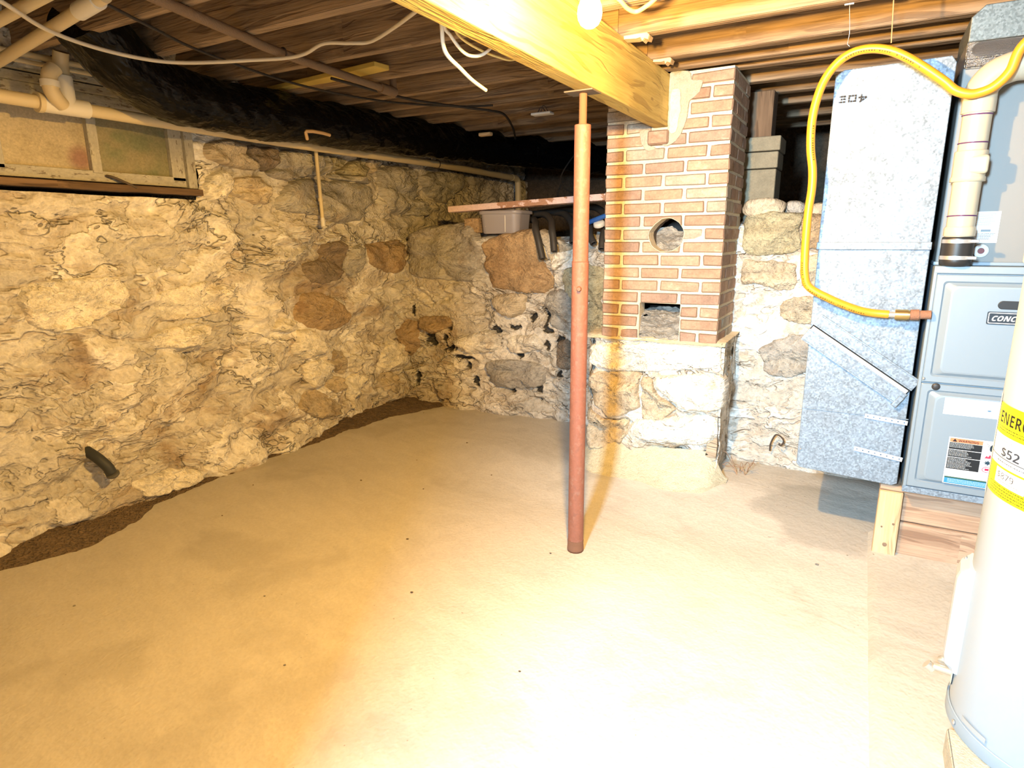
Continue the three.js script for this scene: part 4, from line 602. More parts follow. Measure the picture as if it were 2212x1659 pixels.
{
  const t = thing('plastic_tub', 'clear cloudy plastic tub on the ledge under the pink plank', 'tub', [-2.36, 1.40, -4.12]);
  const m = PM({ color: lin(0.50, 0.47, 0.50), roughness: 0.3, transmission: 0.35, thickness: 0 });
  const rrShape = (w, d, r) => { const s = []; for (const [cx, cz, a0] of [[1, 1, 0], [-1, 1, 90], [-1, -1, 180], [1, -1, 270]]) for (let k = 0; k <= 6; k++) { const a = (a0 + k * 15) * RAD; s.push([cx * (w / 2 - r) + Math.cos(a) * r, cz * (d / 2 - r) + Math.sin(a) * r]); } return s; };
  const ring = (w, d, r, y) => rrShape(w, d, r).map(p => [-2.36 + p[0], y, -4.13 + p[1]]);
  const loft = (R) => { const n = R[0].length, pos = [], uv = [], idx = []; R.forEach((q, j) => q.forEach((p, i) => { pos.push(...p); uv.push(i / n, j * 0.1); })); for (let j = 0; j < R.length - 1; j++) for (let i = 0; i < n; i++) { const a = j * n + i, b = j * n + (i + 1) % n; idx.push(a, b + n, b, a, a + n, b + n); } const g = new THREE.BufferGeometry(); g.setAttribute('position', new THREE.Float32BufferAttribute(pos, 3)); g.setAttribute('uv', new THREE.Float32BufferAttribute(uv, 2)); g.setIndex(idx); g.computeVertexNormals(); return g; };
  part('body', [loft([ring(0.02, 0.02, 0.005, 1.402), ring(0.28, 0.20, 0.04, 1.402), ring(0.30, 0.22, 0.05, 1.41), ring(0.325, 0.24, 0.055, 1.545)])], m, t);
  part('rim', loft([ring(0.325, 0.24, 0.055, 1.54), ring(0.352, 0.268, 0.06, 1.542), ring(0.352, 0.268, 0.06, 1.562), ring(0.33, 0.25, 0.055, 1.568), ring(0.02, 0.02, 0.005, 1.567)]), m, t);
  part('label', bx(-2.47, -2.375, 1.455, 1.464, -4.021, -4.017, { r: 0.001 }), pvcWhite, t, 'white label strip');
  part('scratch', bx(-2.303, -2.297, 1.415, 1.535, -4.014, -4.011, { r: 0.001 }), pvcWhite, t, 'pale vertical seam');
  const c = thing('tub_contents', 'dark hardware inside the clear plastic tub', 'hardware', [-2.36, 1.41, -4.13]); part('lump', new THREE.IcosahedronGeometry(0.07, 3).scale(1.5, 0.45, 0.9).translate(-2.36, 1.445, -4.13), darkMetal, c);
}
{
  const hoseMat = SM({ color: lin(0.045, 0.04, 0.035), roughness: 0.55 }), inner = SM({ color: lin(0.006, 0.006, 0.006), roughness: 0.9 });
  const hose = (pts, r, label) => { const t = thing('black_hose', label, 'hose', pts[pts.length - 1], 'black hoses on the ledge'); part('hose', tube(pts, r, { seg: 60, rad: 14, caps: false }), hoseMat, t); const a = new THREE.Vector3(...pts[pts.length - 2]), b = new THREE.Vector3(...pts[pts.length - 1]), d = b.clone().sub(a).normalize(); part('end_ring', new THREE.TorusGeometry(r * 0.82, r * 0.2, 8, 20).applyQuaternion(new THREE.Quaternion().setFromUnitVectors(new THREE.Vector3(0, 0, 1), d)).translate(b.x, b.y, b.z), hoseMat, t); const e = b.clone().addScaledVector(d, -0.01); part('bore', cyl(e.clone().addScaledVector(d, -0.02).toArray(), e.toArray(), r * 0.8, r * 0.8, 14), inner, t); };
  hose([[-2.9, 1.44, -4.42], [-2.5, 1.49, -4.36], [-2.25, 1.505, -4.31], [-2.11, 1.485, -4.12], [-2.05, 1.445, -4.0], [-2.01, 1.37, -3.965], [-1.985, 1.29, -3.955], [-1.968, 1.235, -3.95]], 0.024, 'black hose drooping down the brown stone, nearest the tub');
  hose([[-2.9, 1.44, -4.50], [-2.45, 1.53, -4.42], [-2.15, 1.545, -4.28], [-1.99, 1.50, -4.12], [-1.92, 1.43, -4.0], [-1.895, 1.36, -3.97], [-1.88, 1.285, -3.955]], 0.024, 'black hose ending beside the pale wedge stone, second from the tub');
  hose([[-2.9, 1.44, -4.66], [-2.3, 1.56, -4.58], [-1.95, 1.575, -4.42], [-1.76, 1.52, -4.22], [-1.68, 1.46, -4.09], [-1.64, 1.39, -4.0], [-1.60, 1.335, -3.97]], 0.024, 'black hose passing behind the red post, its end left of the chimney');
  hose([[-2.9, 1.44, -4.74], [-2.2, 1.58, -4.66], [-1.85, 1.595, -4.5], [-1.66, 1.54, -4.29], [-1.585, 1.46, -4.14], [-1.555, 1.37, -4.02], [-1.545, 1.30, -3.98]], 0.024, 'black hose behind the red post, closest to the chimney bricks');
  hose([[-2.9, 1.44, -4.58], [-2.4, 1.54, -4.5], [-2.05, 1.555, -4.36], [-1.86, 1.50, -4.16], [-1.77, 1.42, -4.02], [-1.75, 1.34, -3.97]], 0.024, 'short black hose mostly hidden behind the red post');
}
{ const t = thing('blue_pipe', 'blue plastic pipe on the ledge left of the chimney', 'pipe', [-1.6, 1.50, -4.1]); part('pipe', tube([[-1.66, 1.47, -4.02], [-1.60, 1.49, -4.01], [-1.54, 1.51, -4.01], [-1.40, 1.55, -4.02]], 0.016, { seg: 30, rad: 14 }), SM({ color: lin(0.02, 0.10, 0.36), roughness: 0.4 }), t);
  const c = thing('white_cap', 'white plastic pipe cap below the blue pipe', 'cap', [-1.585, 1.47, -4.0]); part('cap', lathe([[0.0005, 0.03], [0.03, 0.028], [0.038, 0.018], [0.04, 0.0], [0.033, 0.0], [0.03, 0.015], [0.0005, 0.018]], [-1.585, 1.452, -4.03], [0, 0.85, 0.5], 24), pvcWhite, c);
  const s = thing('ledge_slab', 'flat stone on the ledge carrying the white cap', 'stone', [-1.47, 1.35, -4.1]); part('stone', bx(-1.515, -1.33, 1.33, 1.445, -4.25, -3.99, { r: 0.02 }), stoneMat.tan, s); }
{ const t = thing('iron_chunk', 'rusty brown block on the ledge left of the plastic tub', 'block', [-2.62, 1.42, -4.15]); part('block', bx(-2.68, -2.54, 1.41, 1.52, -4.22, -4.05, { r: 0.012 }), stoneMat.rust, t); }

// right of the chimney: concrete blocks and loose stones on the wall top
{
  const blk = SM({ color: lin(0.40, 0.41, 0.40), map: rep(mortMap, 0.5, 0.5), bumpMap: rep(mortBump, 0.3, 0.3), bumpScale: 0.004, roughness: 0.95 });
  const t = thing('block_pier', 'grey concrete block pier behind the chimney', 'pier', [-0.6, 1.47, -4.05]);
  part('block', bx(-0.80, -0.502, 1.47, 1.745, -4.18, -3.95, { r: 0.006 }), blk, t); part('block', bx(-0.80, -0.497, 1.749, 1.838, -4.18, -3.945, { r: 0.006 }), blk, t); part('block', bx(-0.80, -0.490, 1.842, 1.920, -4.19, -3.94, { r: 0.006 }), blk, t); part('post', bx(-0.79, -0.55, 1.92, 2.17, -4.15, -4.0, { axis: 1 }), boardMat, t);
  const loose = (pos, s, tone, label, k) => { const g = mergeVertices(new THREE.IcosahedronGeometry(1, 3).deleteAttribute('uv').deleteAttribute('normal')), p = g.attributes.position; const uv = []; for (let i = 0; i < p.count; i++) { const n = 0.78 + 0.5 * fbm(p.getX(i) * 1.4 + k, p.getY(i) * 1.4 + p.getZ(i) * 1.1, 3, 981); const q = v => Math.sign(v) * Math.pow(Math.abs(v), 0.72); p.setXYZ(i, q(p.getX(i)) * s[0] * n, q(p.getY(i)) * s[1] * n, q(p.getZ(i)) * s[2] * n); uv.push(p.getX(i) + k, p.getY(i) + p.getZ(i)); } g.setAttribute('uv', new THREE.Float32BufferAttribute(uv, 2)); g.computeVertexNormals(); g.translate(...pos); single('loose_stone', g, stoneMat[tone], label, 'stone', 'loose stones on the wall top'); };
  loose([-0.53, 1.525, -3.80], [0.10, 0.055, 0.07], 'tan', 'tan wedge stone in front of the grey block pier', 1.2); loose([-0.375, 1.52, -3.87], [0.05, 0.04, 0.05], 'grey', 'small grey stone right of the block pier', 4.1); loose([-0.235, 1.51, -3.84], [0.07, 0.035, 0.06], 'tan', 'flat tan stone on the wall top beside the yellow hose', 7.7);
}
{ single('wire_loop', tube([[-0.375, 0.17, -3.70], [-0.372, 0.22, -3.685], [-0.350, 0.275, -3.68], [-0.322, 0.268, -3.68], [-0.305, 0.245, -3.675], [-0.318, 0.215, -3.68], [-0.33, 0.225, -3.685]], 0.0045, { seg: 40, rad: 6 }), darkMetal, 'dark wire loop sticking out low in the wall behind the duct', 'wire');
  const t = thing('root_tangle', 'dry root tangle at the floor right of the chimney base', 'root', [-0.53, 0.08, -3.6]); for (let k = 0; k < 9; k++) { const a = rr(0, 6.28), L = rr(0.05, 0.12), x = -0.49 + rr(-0.03, 0.03), z = -3.52 + rr(-0.03, 0.05); part('root', tube([[x, 0.07, z], [x + Math.cos(a) * L * 0.3, 0.10 + rr(0, 0.05), z + Math.sin(a) * 0.03], [x + Math.cos(a) * L * 0.7, 0.12 + rr(0, 0.09), z + 0.02], [x + Math.cos(a) * L, 0.08 + rr(0, 0.1), z + 0.03]], 0.0022, { seg: 14, rad: 5 }), plankMat, t); } }

// ---------------------------------------------------------------- furnace corner
const galvTex = tex(1024, 1024, (u, v, o) => { const [f1, f2, id] = worley(u * 150, v * 150, 21), [, , i2] = worley(u * 41 + 3, v * 41, 23); const b = fbm(u * 5, v * 5, 4, 991), k = 0.54 + 0.42 * id + 0.05 * i2 + 0.10 * (b - 0.5) - 0.06 * ss(0.12, 0, f2 - f1); o[0] = k * 0.93; o[1] = k * 0.96; o[2] = k; });
const galvRough = tex(512, 512, (u, v, o) => { const [, , id] = worley(u * 45, v * 45, 21), b = fbm(u * 4, v * 4, 4, 995); const k = 0.46 + 0.22 * id + 0.2 * b; o[0] = o[1] = o[2] = k; }, false);
const galvMat = PM({ color: lin(0.36, 0.435, 0.51), map: rep(galvTex, 0.9, 0.9), roughnessMap: rep(galvRough, 0.9, 0.9), roughness: 1, metalness: 0.5 });
const galvDull = PM({ color: lin(0.24, 0.255, 0.235), map: rep(galvTex, 0.9, 0.9), roughness: 0.5, metalness: 0.6 });
const DZ = -2.93;
{
  const t = thing('return_duct', 'tall galvanized sheet-metal duct beside the furnace', 'duct', [0.015, 0.36, -3.15]);
  const top = prism([[-0.182, 1.352], [0.203, 1.352], [0.203, 1.985], [0.188, 2.006], [-0.155, 2.0], [-0.182, 1.985]], 0.52, { bevel: 0.003 }).translate(0, 0, DZ - 0.523); part('duct_section', top, galvMat, t);
  const low = prism([[-0.180, 0.385], [-0.165, 0.370], [0.188, 0.352], [0.205, 0.362], [0.204, 1.322], [-0.180, 1.322]], 0.52, { bevel: 0.003 }).translate(0, 0, DZ - 0.523); part('duct_section', low, galvMat, t);
  part('drive_cleat', bx(-0.190, 0.210, 1.322, 1.352, DZ - 0.02, DZ + 0.009, { r: 0.003 }), galvMat, t, 'raised cleat joining the duct sections');
  // slanted filter rack
  const rackPt = (s, w) => { const a = [-0.176, 1.004], b = [0.203, 0.758], L = Math.hypot(b[0] - a[0], b[1] - a[1]), d = [(b[0] - a[0]) / L, (b[1] - a[1]) / L], n = [-d[1], d[0]]; return [a[0] + d[0] * s * L + n[0] * w, a[1] + d[1] * s * L + n[1] * w]; };
  const strip = (s0, s1, w0, w1, z0, z1, bv = 0.002) => prism([rackPt(s0, w0), rackPt(s1, w0), rackPt(s1, w1), rackPt(s0, w1)], z1 - z0, { bevel: bv }).translate(0, 0, z0);
  const rack = part('filter_rack', [strip(0, 1, 0.016, 0.058, DZ, DZ + 0.016), strip(0, 1, -0.062, -0.014, DZ, DZ + 0.018)].map(g => g.index ? g.toNonIndexed() : g), galvMat, t, 'slanted sheet-metal filter rack');
  part('slot', strip(0.0, 1.0, -0.014, 0.018, DZ + 0.0032, DZ + 0.0045, 0), SM({ color: lin(0.012, 0.012, 0.014), roughness: 0.9 }), rack, 'black strip painted as filter slot shade');  // flat black strip paints the shade of the gap round the filter
  part('filter', strip(0.012, 0.985, -0.012, 0.003, DZ + 0.004, DZ + 0.014, 0.001), SM({ color: lin(0.88, 0.88, 0.87), roughness: 0.7 }), rack, 'white furnace filter edge');
  for (const w of [0.060, 0.014, -0.013, -0.064]) part('lip', strip(0, 1, w - 0.002, w + 0.002, DZ + 0.014, DZ + 0.022, 0.001), galvMat, rack);
  part('end_tab', strip(0.965, 1.0, -0.075, -0.03, DZ + 0.016, DZ + 0.026), galvMat, rack);
  const strap = (p0, p1, label) => { const L = Math.hypot(p1[0] - p0[0], p1[1] - p0[1]), ang = Math.atan2(p1[1] - p0[1], p1[0] - p0[0]), n = Math.floor(L / 0.022), hs = []; for (let k = 0; k < n; k++) hs.push(Array.from({ length: 8 }, (_, i) => [(k + 0.5) * L / n + 0.0035 * Math.cos(i * Math.PI / 4), 0.0035 * Math.sin(i * Math.PI / 4)])); const g = prism([[0, -0.009], [L, -0.009], [L, 0.009], [0, 0.009]], 0.002, { bevel: 0, hole: hs }); g.rotateZ(ang); g.translate(p0[0], p0[1], DZ + 0.0065); part('hanger_strap', g, SM({ color: lin(0.72, 0.74, 0.76), roughness: 0.45, metalness: 0.2 }), t, label); };
  strap([0.06, 0.640], [0.214, 0.628], 'perforated metal strap'); strap([0.035, 0.492], [0.214, 0.470], 'perforated metal strap');
  part('seam', bx(-0.182, 0.216, 0.641, 0.645, DZ, DZ + 0.0045, { r: 0.001 }), galvMat, t); 
  const sc = document.createElement('canvas'); sc.width = 512; sc.height = 160; const q = sc.getContext('2d'); q.clearRect(0, 0, 512, 160); q.translate(512, 160); q.rotate(Math.PI); q.strokeStyle = q.fillStyle = '#1c1612'; q.lineWidth = 22;
  q.setLineDash([34, 7]); q.font = 'bold 120px monospace'; q.strokeRect(210, 40, 92, 80); q.beginPath(); q.moveTo(150, 20); q.lineTo(50, 85); q.lineTo(170, 85); q.moveTo(130, 40); q.lineTo(130, 130); q.stroke(); q.beginPath(); q.moveTo(352, 40); q.lineTo(442, 40); q.moveTo(352, 80); q.lineTo(420, 80); q.moveTo(352, 120); q.lineTo(442, 120); q.stroke();
  const st = new THREE.CanvasTexture(sc); st.colorSpace = THREE.SRGBColorSpace; part('stencil', new THREE.PlaneGeometry(0.125, 0.040).translate(-0.118, 1.896, DZ + 0.0045), SM({ map: st, transparent: true, alphaTest: 0.3, roughness: 0.7 }), t, 'upside-down stencilled figures');
  for (const [x, y] of [[-0.176, 0.98], [-0.165, 1.34], [0.2, 1.34], [0.15, 0.50], [-0.17, 0.455]]) part('screw', lathe([[0.0005, 0.004], [0.003, 0.0035], [0.0045, 0], [0.0005, 0]], [x, y, DZ + 0.004], [0, 0, 1], 10), zincMat, t);
}
// furnace
const steelGrey = SM({ color: lin(0.235, 0.295, 0.35), roughness: 0.42, metalness: 0.1 });
const steelDark = SM({ color: lin(0.22, 0.22, 0.21), roughness: 0.5, metalness: 0.1 });
const canvasMat = (w, h, draw, o = {}) => { const c = document.createElement('canvas'); c.width = w; c.height = h; draw(c.getContext('2d'), w, h); const x = new THREE.CanvasTexture(c); x.colorSpace = THREE.SRGBColorSpace; return SM({ map: x, roughness: 0.5, ...o }); };
function textRows(g, x, y, w, n, dy, col, lw = 3, seed = 1) { const r = mulberry(seed); g.fillStyle = col; for (let i = 0; i < n; i++) { let p = x; const end = x + w * (0.72 + 0.28 * r()); while (p < end) { const l = 6 + r() * 22; g.fillRect(p, y + i * dy, Math.min(l, end - p), lw); p += l + 5; } } }
const FZ = -2.885;
{
  const t = thing('furnace', 'pale blue-grey gas furnace cabinet raised on timber', 'furnace', [0.485, 0.345, -3.2]);
  part('cabinet', [bx(0.226, 0.750, 0.345, 1.262, -3.56, FZ - 0.012, { r: 0.006 })], steelGrey, t);
  part('base_rail', bx(0.225, 0.751, 0.345, 0.372, FZ - 0.02, FZ - 0.004, { r: 0.002 }), galvMat, t, 'galvanized bottom rail');
  part('stile', [bx(0.226, 0.238, 0.372, 1.262, FZ - 0.02, FZ + 0.001, { r: 0.003 }), bx(0.226, 0.75, 1.236, 1.264, FZ - 0.02, FZ + 0.002, { r: 0.004 })], steelGrey, t);
  const door = (y0, y1) => { // pressed panel: flat rim, sloped shoulder, raised field
    const R = [[0.0, 0.0, 0], [0.0, 0.0, 0.014], [0.003, 0.003, 0.017], [0.024, 0.024, 0.017], [0.030, 0.030, 0.010], [0.052, 0.042, 0.022], [0.058, 0.048, 0.023], [0.1, 0.1, 0.023]];
    const ring = (ix, iy, d) => { const x0 = 0.238 + ix, x1 = 0.746 - ix, a = y0 + iy, b = y1 - iy, r = Math.max(0.002, Math.min(0.03, 0.004 + ix * 0.35)), s = []; for (const [cx, cy, a0] of [[x1 - r, b - r, 0], [x0 + r, b - r, 90], [x0 + r, a + r, 180], [x1 - r, a + r, 270]]) for (let k = 0; k <= 5; k++) { const an = (a0 + k * 18) * RAD; s.push([cx + Math.cos(an) * r, cy + Math.sin(an) * r, FZ - 0.015 + d]); } return s; };
    const pos = [], uv = [], idx = [], rings = R.map(r => ring(...r)), n = rings[0].length; rings.forEach(q => q.forEach(p => { pos.push(...p); uv.push(p[0], p[1]); })); for (let j = 0; j < rings.length - 1; j++) for (let i = 0; i < n; i++) { const a = j * n + i, b = j * n + (i + 1) % n; idx.push(a, b, a + n, b, b + n, a + n); }
    const l = (rings.length - 1) * n, c = rings.length * n; pos.push(0.492, (y0 + y1) / 2, FZ + 0.008); uv.push(0.492, (y0 + y1) / 2); for (let i = 0; i < n; i++) idx.push(l + i, l + (i + 1) % n, c);
    let g = new THREE.BufferGeometry(); g.setAttribute('position', new THREE.Float32BufferAttribute(pos, 3)); g.setAttribute('uv', new THREE.Float32BufferAttribute(uv, 2)); g.setIndex(idx); g = g.toNonIndexed(); g.computeVertexNormals(); return g; };
  const up = part('door', door(0.815, 1.232), steelGrey, t), lo = part('door', door(0.376, 0.809), steelGrey, t);
  const fz = FZ + 0.0095;
  part('handle_slot', prism(Array.from({ length: 24 }, (_, i) => { const a = i / 24 * 6.2832, c = Math.cos(a); return [0.492 + Math.sign(c) * 0.04 + c * 0.014, 1.126 + Math.sin(a) * 0.0135]; }), 0.003, { bevel: 0.002 }).translate(0, 0, FZ + 0.006), SM({ color: lin(0.015, 0.015, 0.016), roughness: 0.5 }), up, 'black handle slot');
  part('badge', new THREE.PlaneGeometry(0.158, 0.047).translate(0.488, 1.078, fz + 0.003), canvasMat(632, 188, (g, w, h) => { g.fillStyle = '#1d2733'; g.beginPath(); g.roundRect(0, 0, w, h, 26); g.fill(); g.fillStyle = '#fff'; g.beginPath(); g.roundRect(16, 14, w - 32, h - 28, 20); g.fill(); g.fillStyle = '#1d2733'; g.beginPath(); g.roundRect(26, 24, w - 52, h - 48, 14); g.fill(); g.fillStyle = '#fff'; g.font = 'italic bold 104px sans-serif'; g.textBaseline = 'middle'; g.textAlign = 'left'; g.setTransform(1, 0, -0.08, 1, 10, 0); g.fillText('CONCORD', 48, h / 2 + 4, w - 100); }, { transparent: true, alphaTest: 0.2 }), up, 'dark badge reading CONCORD');
  part('badge_plate', bx(0.410, 0.566, 1.0555, 1.1005, fz - 0.003, fz + 0.0022, { r: 0.003 }), SM({ color: lin(0.03, 0.04, 0.055), roughness: 0.4 }), up);
  part('grommet', lathe([[0.0005, 0.006], [0.007, 0.006], [0.009, 0.004], [0.0135, 0.003], [0.0145, 0], [0.0005, 0]], [0.287, 0.799, FZ + 0.002], [0, 0, 1], 24), SM({ color: lin(0.03, 0.03, 0.032), roughness: 0.5 }), lo, 'round black grommet');
  part('screw', lathe([[0.0005, 0.006], [0.005, 0.005], [0.006, 0], [0.0005, 0]], [0.243, 0.828, FZ + 0.001], [0, 0, 1], 12), zincMat, t);
  part('data_label', new THREE.PlaneGeometry(0.26, 0.066).translate(0.452, 0.729, fz), canvasMat(1040, 264, (g, w, h) => { g.fillStyle = '#f3f6f8'; g.fillRect(0, 0, w, h); textRows(g, 40, 34, 300, 1, 20, '#8fa3b8', 5, 3); g.fillStyle = '#a9bdd0'; g.fillRect(36, 62, 80, 150); textRows(g, 150, 66, 380, 9, 17, '#8fb0cc', 5, 5); g.fillStyle = '#5f7f9c'; g.beginPath(); g.ellipse(575, 150, 26, 15, 0, 0, 7); g.fill(); textRows(g, 740, 60, 260, 1, 20, '#8894a0', 4, 8); textRows(g, 750, 90, 250, 8, 16, '#a4acb4', 4, 9); g.strokeStyle = '#c2ccd6'; g.lineWidth = 3; g.strokeRect(720, 30, 300, 210); }), lo, 'white data label');
  part('warning_label', new THREE.PlaneGeometry(0.262, 0.192).translate(0.486, 0.511, fz), canvasMat(1048, 768, (g, w, h) => {
    g.fillStyle = '#eef3f7'; g.fillRect(0, 0, w, h); const col = (x, ww, tx) => { g.fillStyle = '#e8845a'; g.fillRect(x, 16, ww, 66); g.fillStyle = '#17120f'; g.beginPath(); g.moveTo(x + 30, 72); g.lineTo(x + 62, 22); g.lineTo(x + 94, 72); g.fill(); g.font = 'bold 54px sans-serif'; g.textBaseline = 'middle'; g.fillText(tx, x + 108, 52, ww - 116); for (const [y, hh] of [[86, 110], [204, 118], [330, 190]]) { g.fillStyle = '#16181b'; g.fillRect(x, y, ww, hh); textRows(g, x + 10, y + 14, ww - 100, Math.floor((hh - 16) / 19), 19, '#cfd3d6', 6, y + x); } };
    col(16, 420, 'WARNING'); col(632, 400, 'WARNING'); g.fillStyle = '#fff'; for (const y of [20, 190, 300, 410]) { g.fillRect(444, y, 180, y === 20 ? 164 : 104); g.strokeStyle = '#16181b'; g.lineWidth = 3; g.strokeRect(444, y, 180, y === 20 ? 164 : 104); }
    g.fillStyle = '#1c2b38'; g.beginPath(); g.ellipse(562, 110, 34, 58, 0.1, 0, 7); g.fill(); g.lineWidth = 6; g.beginPath(); g.moveTo(480, 40); g.lineTo(548, 92); g.moveTo(490, 70); g.lineTo(540, 110); g.stroke();
    g.fillStyle = '#dd3350'; g.beginPath(); g.moveTo(480, 280); g.lineTo(505, 235); g.lineTo(525, 255); g.lineTo(545, 215); g.lineTo(575, 250); g.lineTo(595, 280); g.fill(); g.fillStyle = '#1c3a4a'; g.beginPath(); for (let i = 0; i < 16; i++) { const a = i / 16 * 6.283, r = i % 2 ? 22 : 46; g.lineTo(534 + Math.cos(a) * r * 1.4, 352 + Math.sin(a) * r); } g.fill(); g.strokeStyle = '#b0224c'; g.lineWidth = 9; g.beginPath(); g.ellipse(534, 462, 56, 42, 0, 0, 7); g.stroke(); g.fillStyle = '#b0224c'; g.fillRect(508, 442, 52, 36);
    textRows(g, 30, 544, 560, 6, 18, '#9aa4ad', 5, 21); g.strokeStyle = '#777'; g.lineWidth = 2; g.strokeRect(16, 534, 596, 110); g.strokeRect(620, 534, 412, 110); g.fillStyle = '#2f5648'; g.fillRect(16, 650, w - 32, 26); g.fillStyle = '#2f86cf'; g.fillRect(16, 676, w - 32, 84); textRows(g, 60, 688, 880, 3, 22, '#bfe0f7', 8, 31); }), lo, 'warning label with orange headings and blue foot');
}
// coil case on top of the furnace
{
  const t = thing('coil_case', 'grey evaporator coil case standing on the furnace', 'cabinet', [0.49, 1.265, -3.2]);
  part('case', bx(0.232, 0.742, 1.272, 1.975, -3.54, -2.985, { r: 0.006 }), steelDark, t);
  part('flange', bx(0.226, 0.748, 1.263, 1.277, -3.55, -2.972, { r: 0.003 }), steelGrey, t, 'pale flange at the foot of the case');
  part('rating_label', new THREE.PlaneGeometry(0.082, 0.115).translate(0.375, 1.405, -2.9835), canvasMat(410, 575, (g, w, h) => { g.fillStyle = '#e9ecee'; g.fillRect(0, 0, w, h); g.fillStyle = '#444b52'; textRows(g, 30, 40, 330, 10, 22, '#7d858c', 7, 41); g.fillRect(140, 330, 150, 40); textRows(g, 40, 400, 330, 6, 20, '#555c63', 10, 43); }), t, 'white rating label');
  part('port', lathe([[0.0005, 0.004], [0.012, 0.004], [0.013, 0.007], [0.024, 0.007], [0.026, 0], [0.0005, 0]], [0.372, 1.318, -2.984], [0, 0, 1], 26), SM({ color: lin(0.62, 0.62, 0.62), roughness: 0.5 }), t, 'round drain port'); part('plug', cyl([0.372, 1.318, -2.982], [0.372, 1.318, -2.976], 0.011, 0.011, 18), SM({ color: lin(0.16, 0.03, 0.03), roughness: 0.5 }), t);
  const foil = PM({ color: lin(0.55, 0.56, 0.58), roughness: 0.28, metalness: 0.9, bumpMap: rep(stoneBump, 0.25, 0.25), bumpScale: 0.02 });
  const s = thing('supply_duct', 'galvanized supply duct with taped foil joint under the joists', 'duct', [0.5, 1.98, -3.1]);
  part('trunk', prism([[0.236, 2.055], [2.25, 2.055], [2.25, 2.166], [0.272, 2.166], [0.236, 2.132]], 0.36, { bevel: 0.003 }).translate(0, 0, -3.32), galvDull, s);
  part('foil_tape', [bx(0.233, 0.760, 1.985, 2.058, -3.40, -2.967, { r: 0.006 }), bx(0.232, 0.46, 1.965, 2.0, -3.1, -2.962, { r: 0.010 })], foil, s, 'crinkled aluminium tape');
  part('flex_collar', new THREE.CapsuleGeometry(0.024, 0.5, 8, 20).rotateZ(Math.PI / 2).translate(0.522, 2.025, -2.957), SM({ color: lin(0.22, 0.22, 0.23), roughness: 0.35, metalness: 0.3, bumpMap: rep(stoneBump, 0.2, 0.2), bumpScale: 0.012 }), s, 'grey crinkled collar wrapped under the duct');
}
// flue pipe on the furnace
const pvcVent = SM({ color: lin(0.50, 0.44, 0.325), roughness: 0.3 }), primer = SM({ color: lin(0.10, 0.03, 0.12), roughness: 0.5 }), rubber = SM({ color: lin(0.018, 0.018, 0.019), roughness: 0.45 });
{
  const X = 0.288, Z = -2.902, t = thing('vent_pipe', 'cream plastic vent pipe rising from the furnace top', 'pipe', [X, 1.265, Z]);
  part('pipe', cyl([X, 1.36, Z], [X, 1.84, Z], 0.0445, 0.0445, 36), pvcVent, t);
  part('socket', lathe([[0.0445, 0], [0.050, 0.002], [0.050, 0.03], [0.0455, 0.036]], [X, 1.372, Z], [0, 1, 0], 36), pvcVent, t);
  part('coupling', lathe([[0.0445, 0], [0.0545, 0.002], [0.0545, 0.016], [0.051, 0.02], [0.0515, 0.10], [0.052, 0.104], [0.050, 0.108], [0.0445, 0.109]], [X, 1.565, Z], [0, 1, 0], 36), pvcVent, t, 'cream slip coupling');
  part('access_plate', bx(X - 0.01, X + 0.052, 1.59, 1.655, Z + 0.0, Z + 0.0535, { r: 0.012 }), pvcVent, t);
  for (const y of [1.445, 1.70, 1.795]) part('primer_ring', new THREE.TorusGeometry(0.0447, 0.0024, 8, 40).rotateX(Math.PI / 2 + (y - 1.6) * 0.25).translate(X, y, Z), primer, t, 'purple primer line');
  part('socket', lathe([[0.0445, 0], [0.051, 0.002], [0.051, 0.045], [0.050, 0.05]], [X, 1.80, Z], [0, 1, 0], 36), pvcVent, t);
  part('elbow', tube([[X, 1.84, Z], [X + 0.004, 1.885, Z], [X + 0.035, 1.925, Z], [X + 0.085, 1.945, Z], [X + 0.12, 1.947, Z]], 0.050, { seg: 40, rad: 36 }), pvcVent, t);
  part('cross_pipe', cyl([X + 0.11, 1.947, Z], [2.32, 1.965, Z], 0.0445, 0.0445, 36), pvcVent, t);
  const r = part('rubber_coupling', lathe([[0.040, 0], [0.050, 0.004], [0.0515, 0.02], [0.0515, 0.10], [0.050, 0.106], [0.0445, 0.107]], [X, 1.264, Z], [0, 1, 0], 36), rubber, t, 'black rubber coupling');
  for (const y of [1.295, 1.355]) { part('hose_clamp', cyl([X, y - 0.007, Z], [X, y + 0.007, Z], 0.0525, 0.0525, 36), zincMat, r, 'steel hose clamp'); part('clamp_screw', bx(X + 0.035, X + 0.06, y - 0.006, y + 0.006, Z + 0.03, Z + 0.048, { r: 0.003 }), zincMat, r); }
  const w = thing('vent_pipe', 'cream vertical pipe stub with white end at the right picture edge', 'pipe', [0.50, 1.27, -2.80]); part('pipe', cyl([0.522, 1.36, -2.82], [0.522, 1.93, -2.82], 0.04, 0.04, 30), pvcVent, w); part('end_fitting', lathe([[0.0005, 0], [0.036, 0.002], [0.046, 0.014], [0.046, 0.085], [0.04, 0.09]], [0.522, 1.272, -2.82], [0, 1, 0], 30), pvcWhite, w);
}
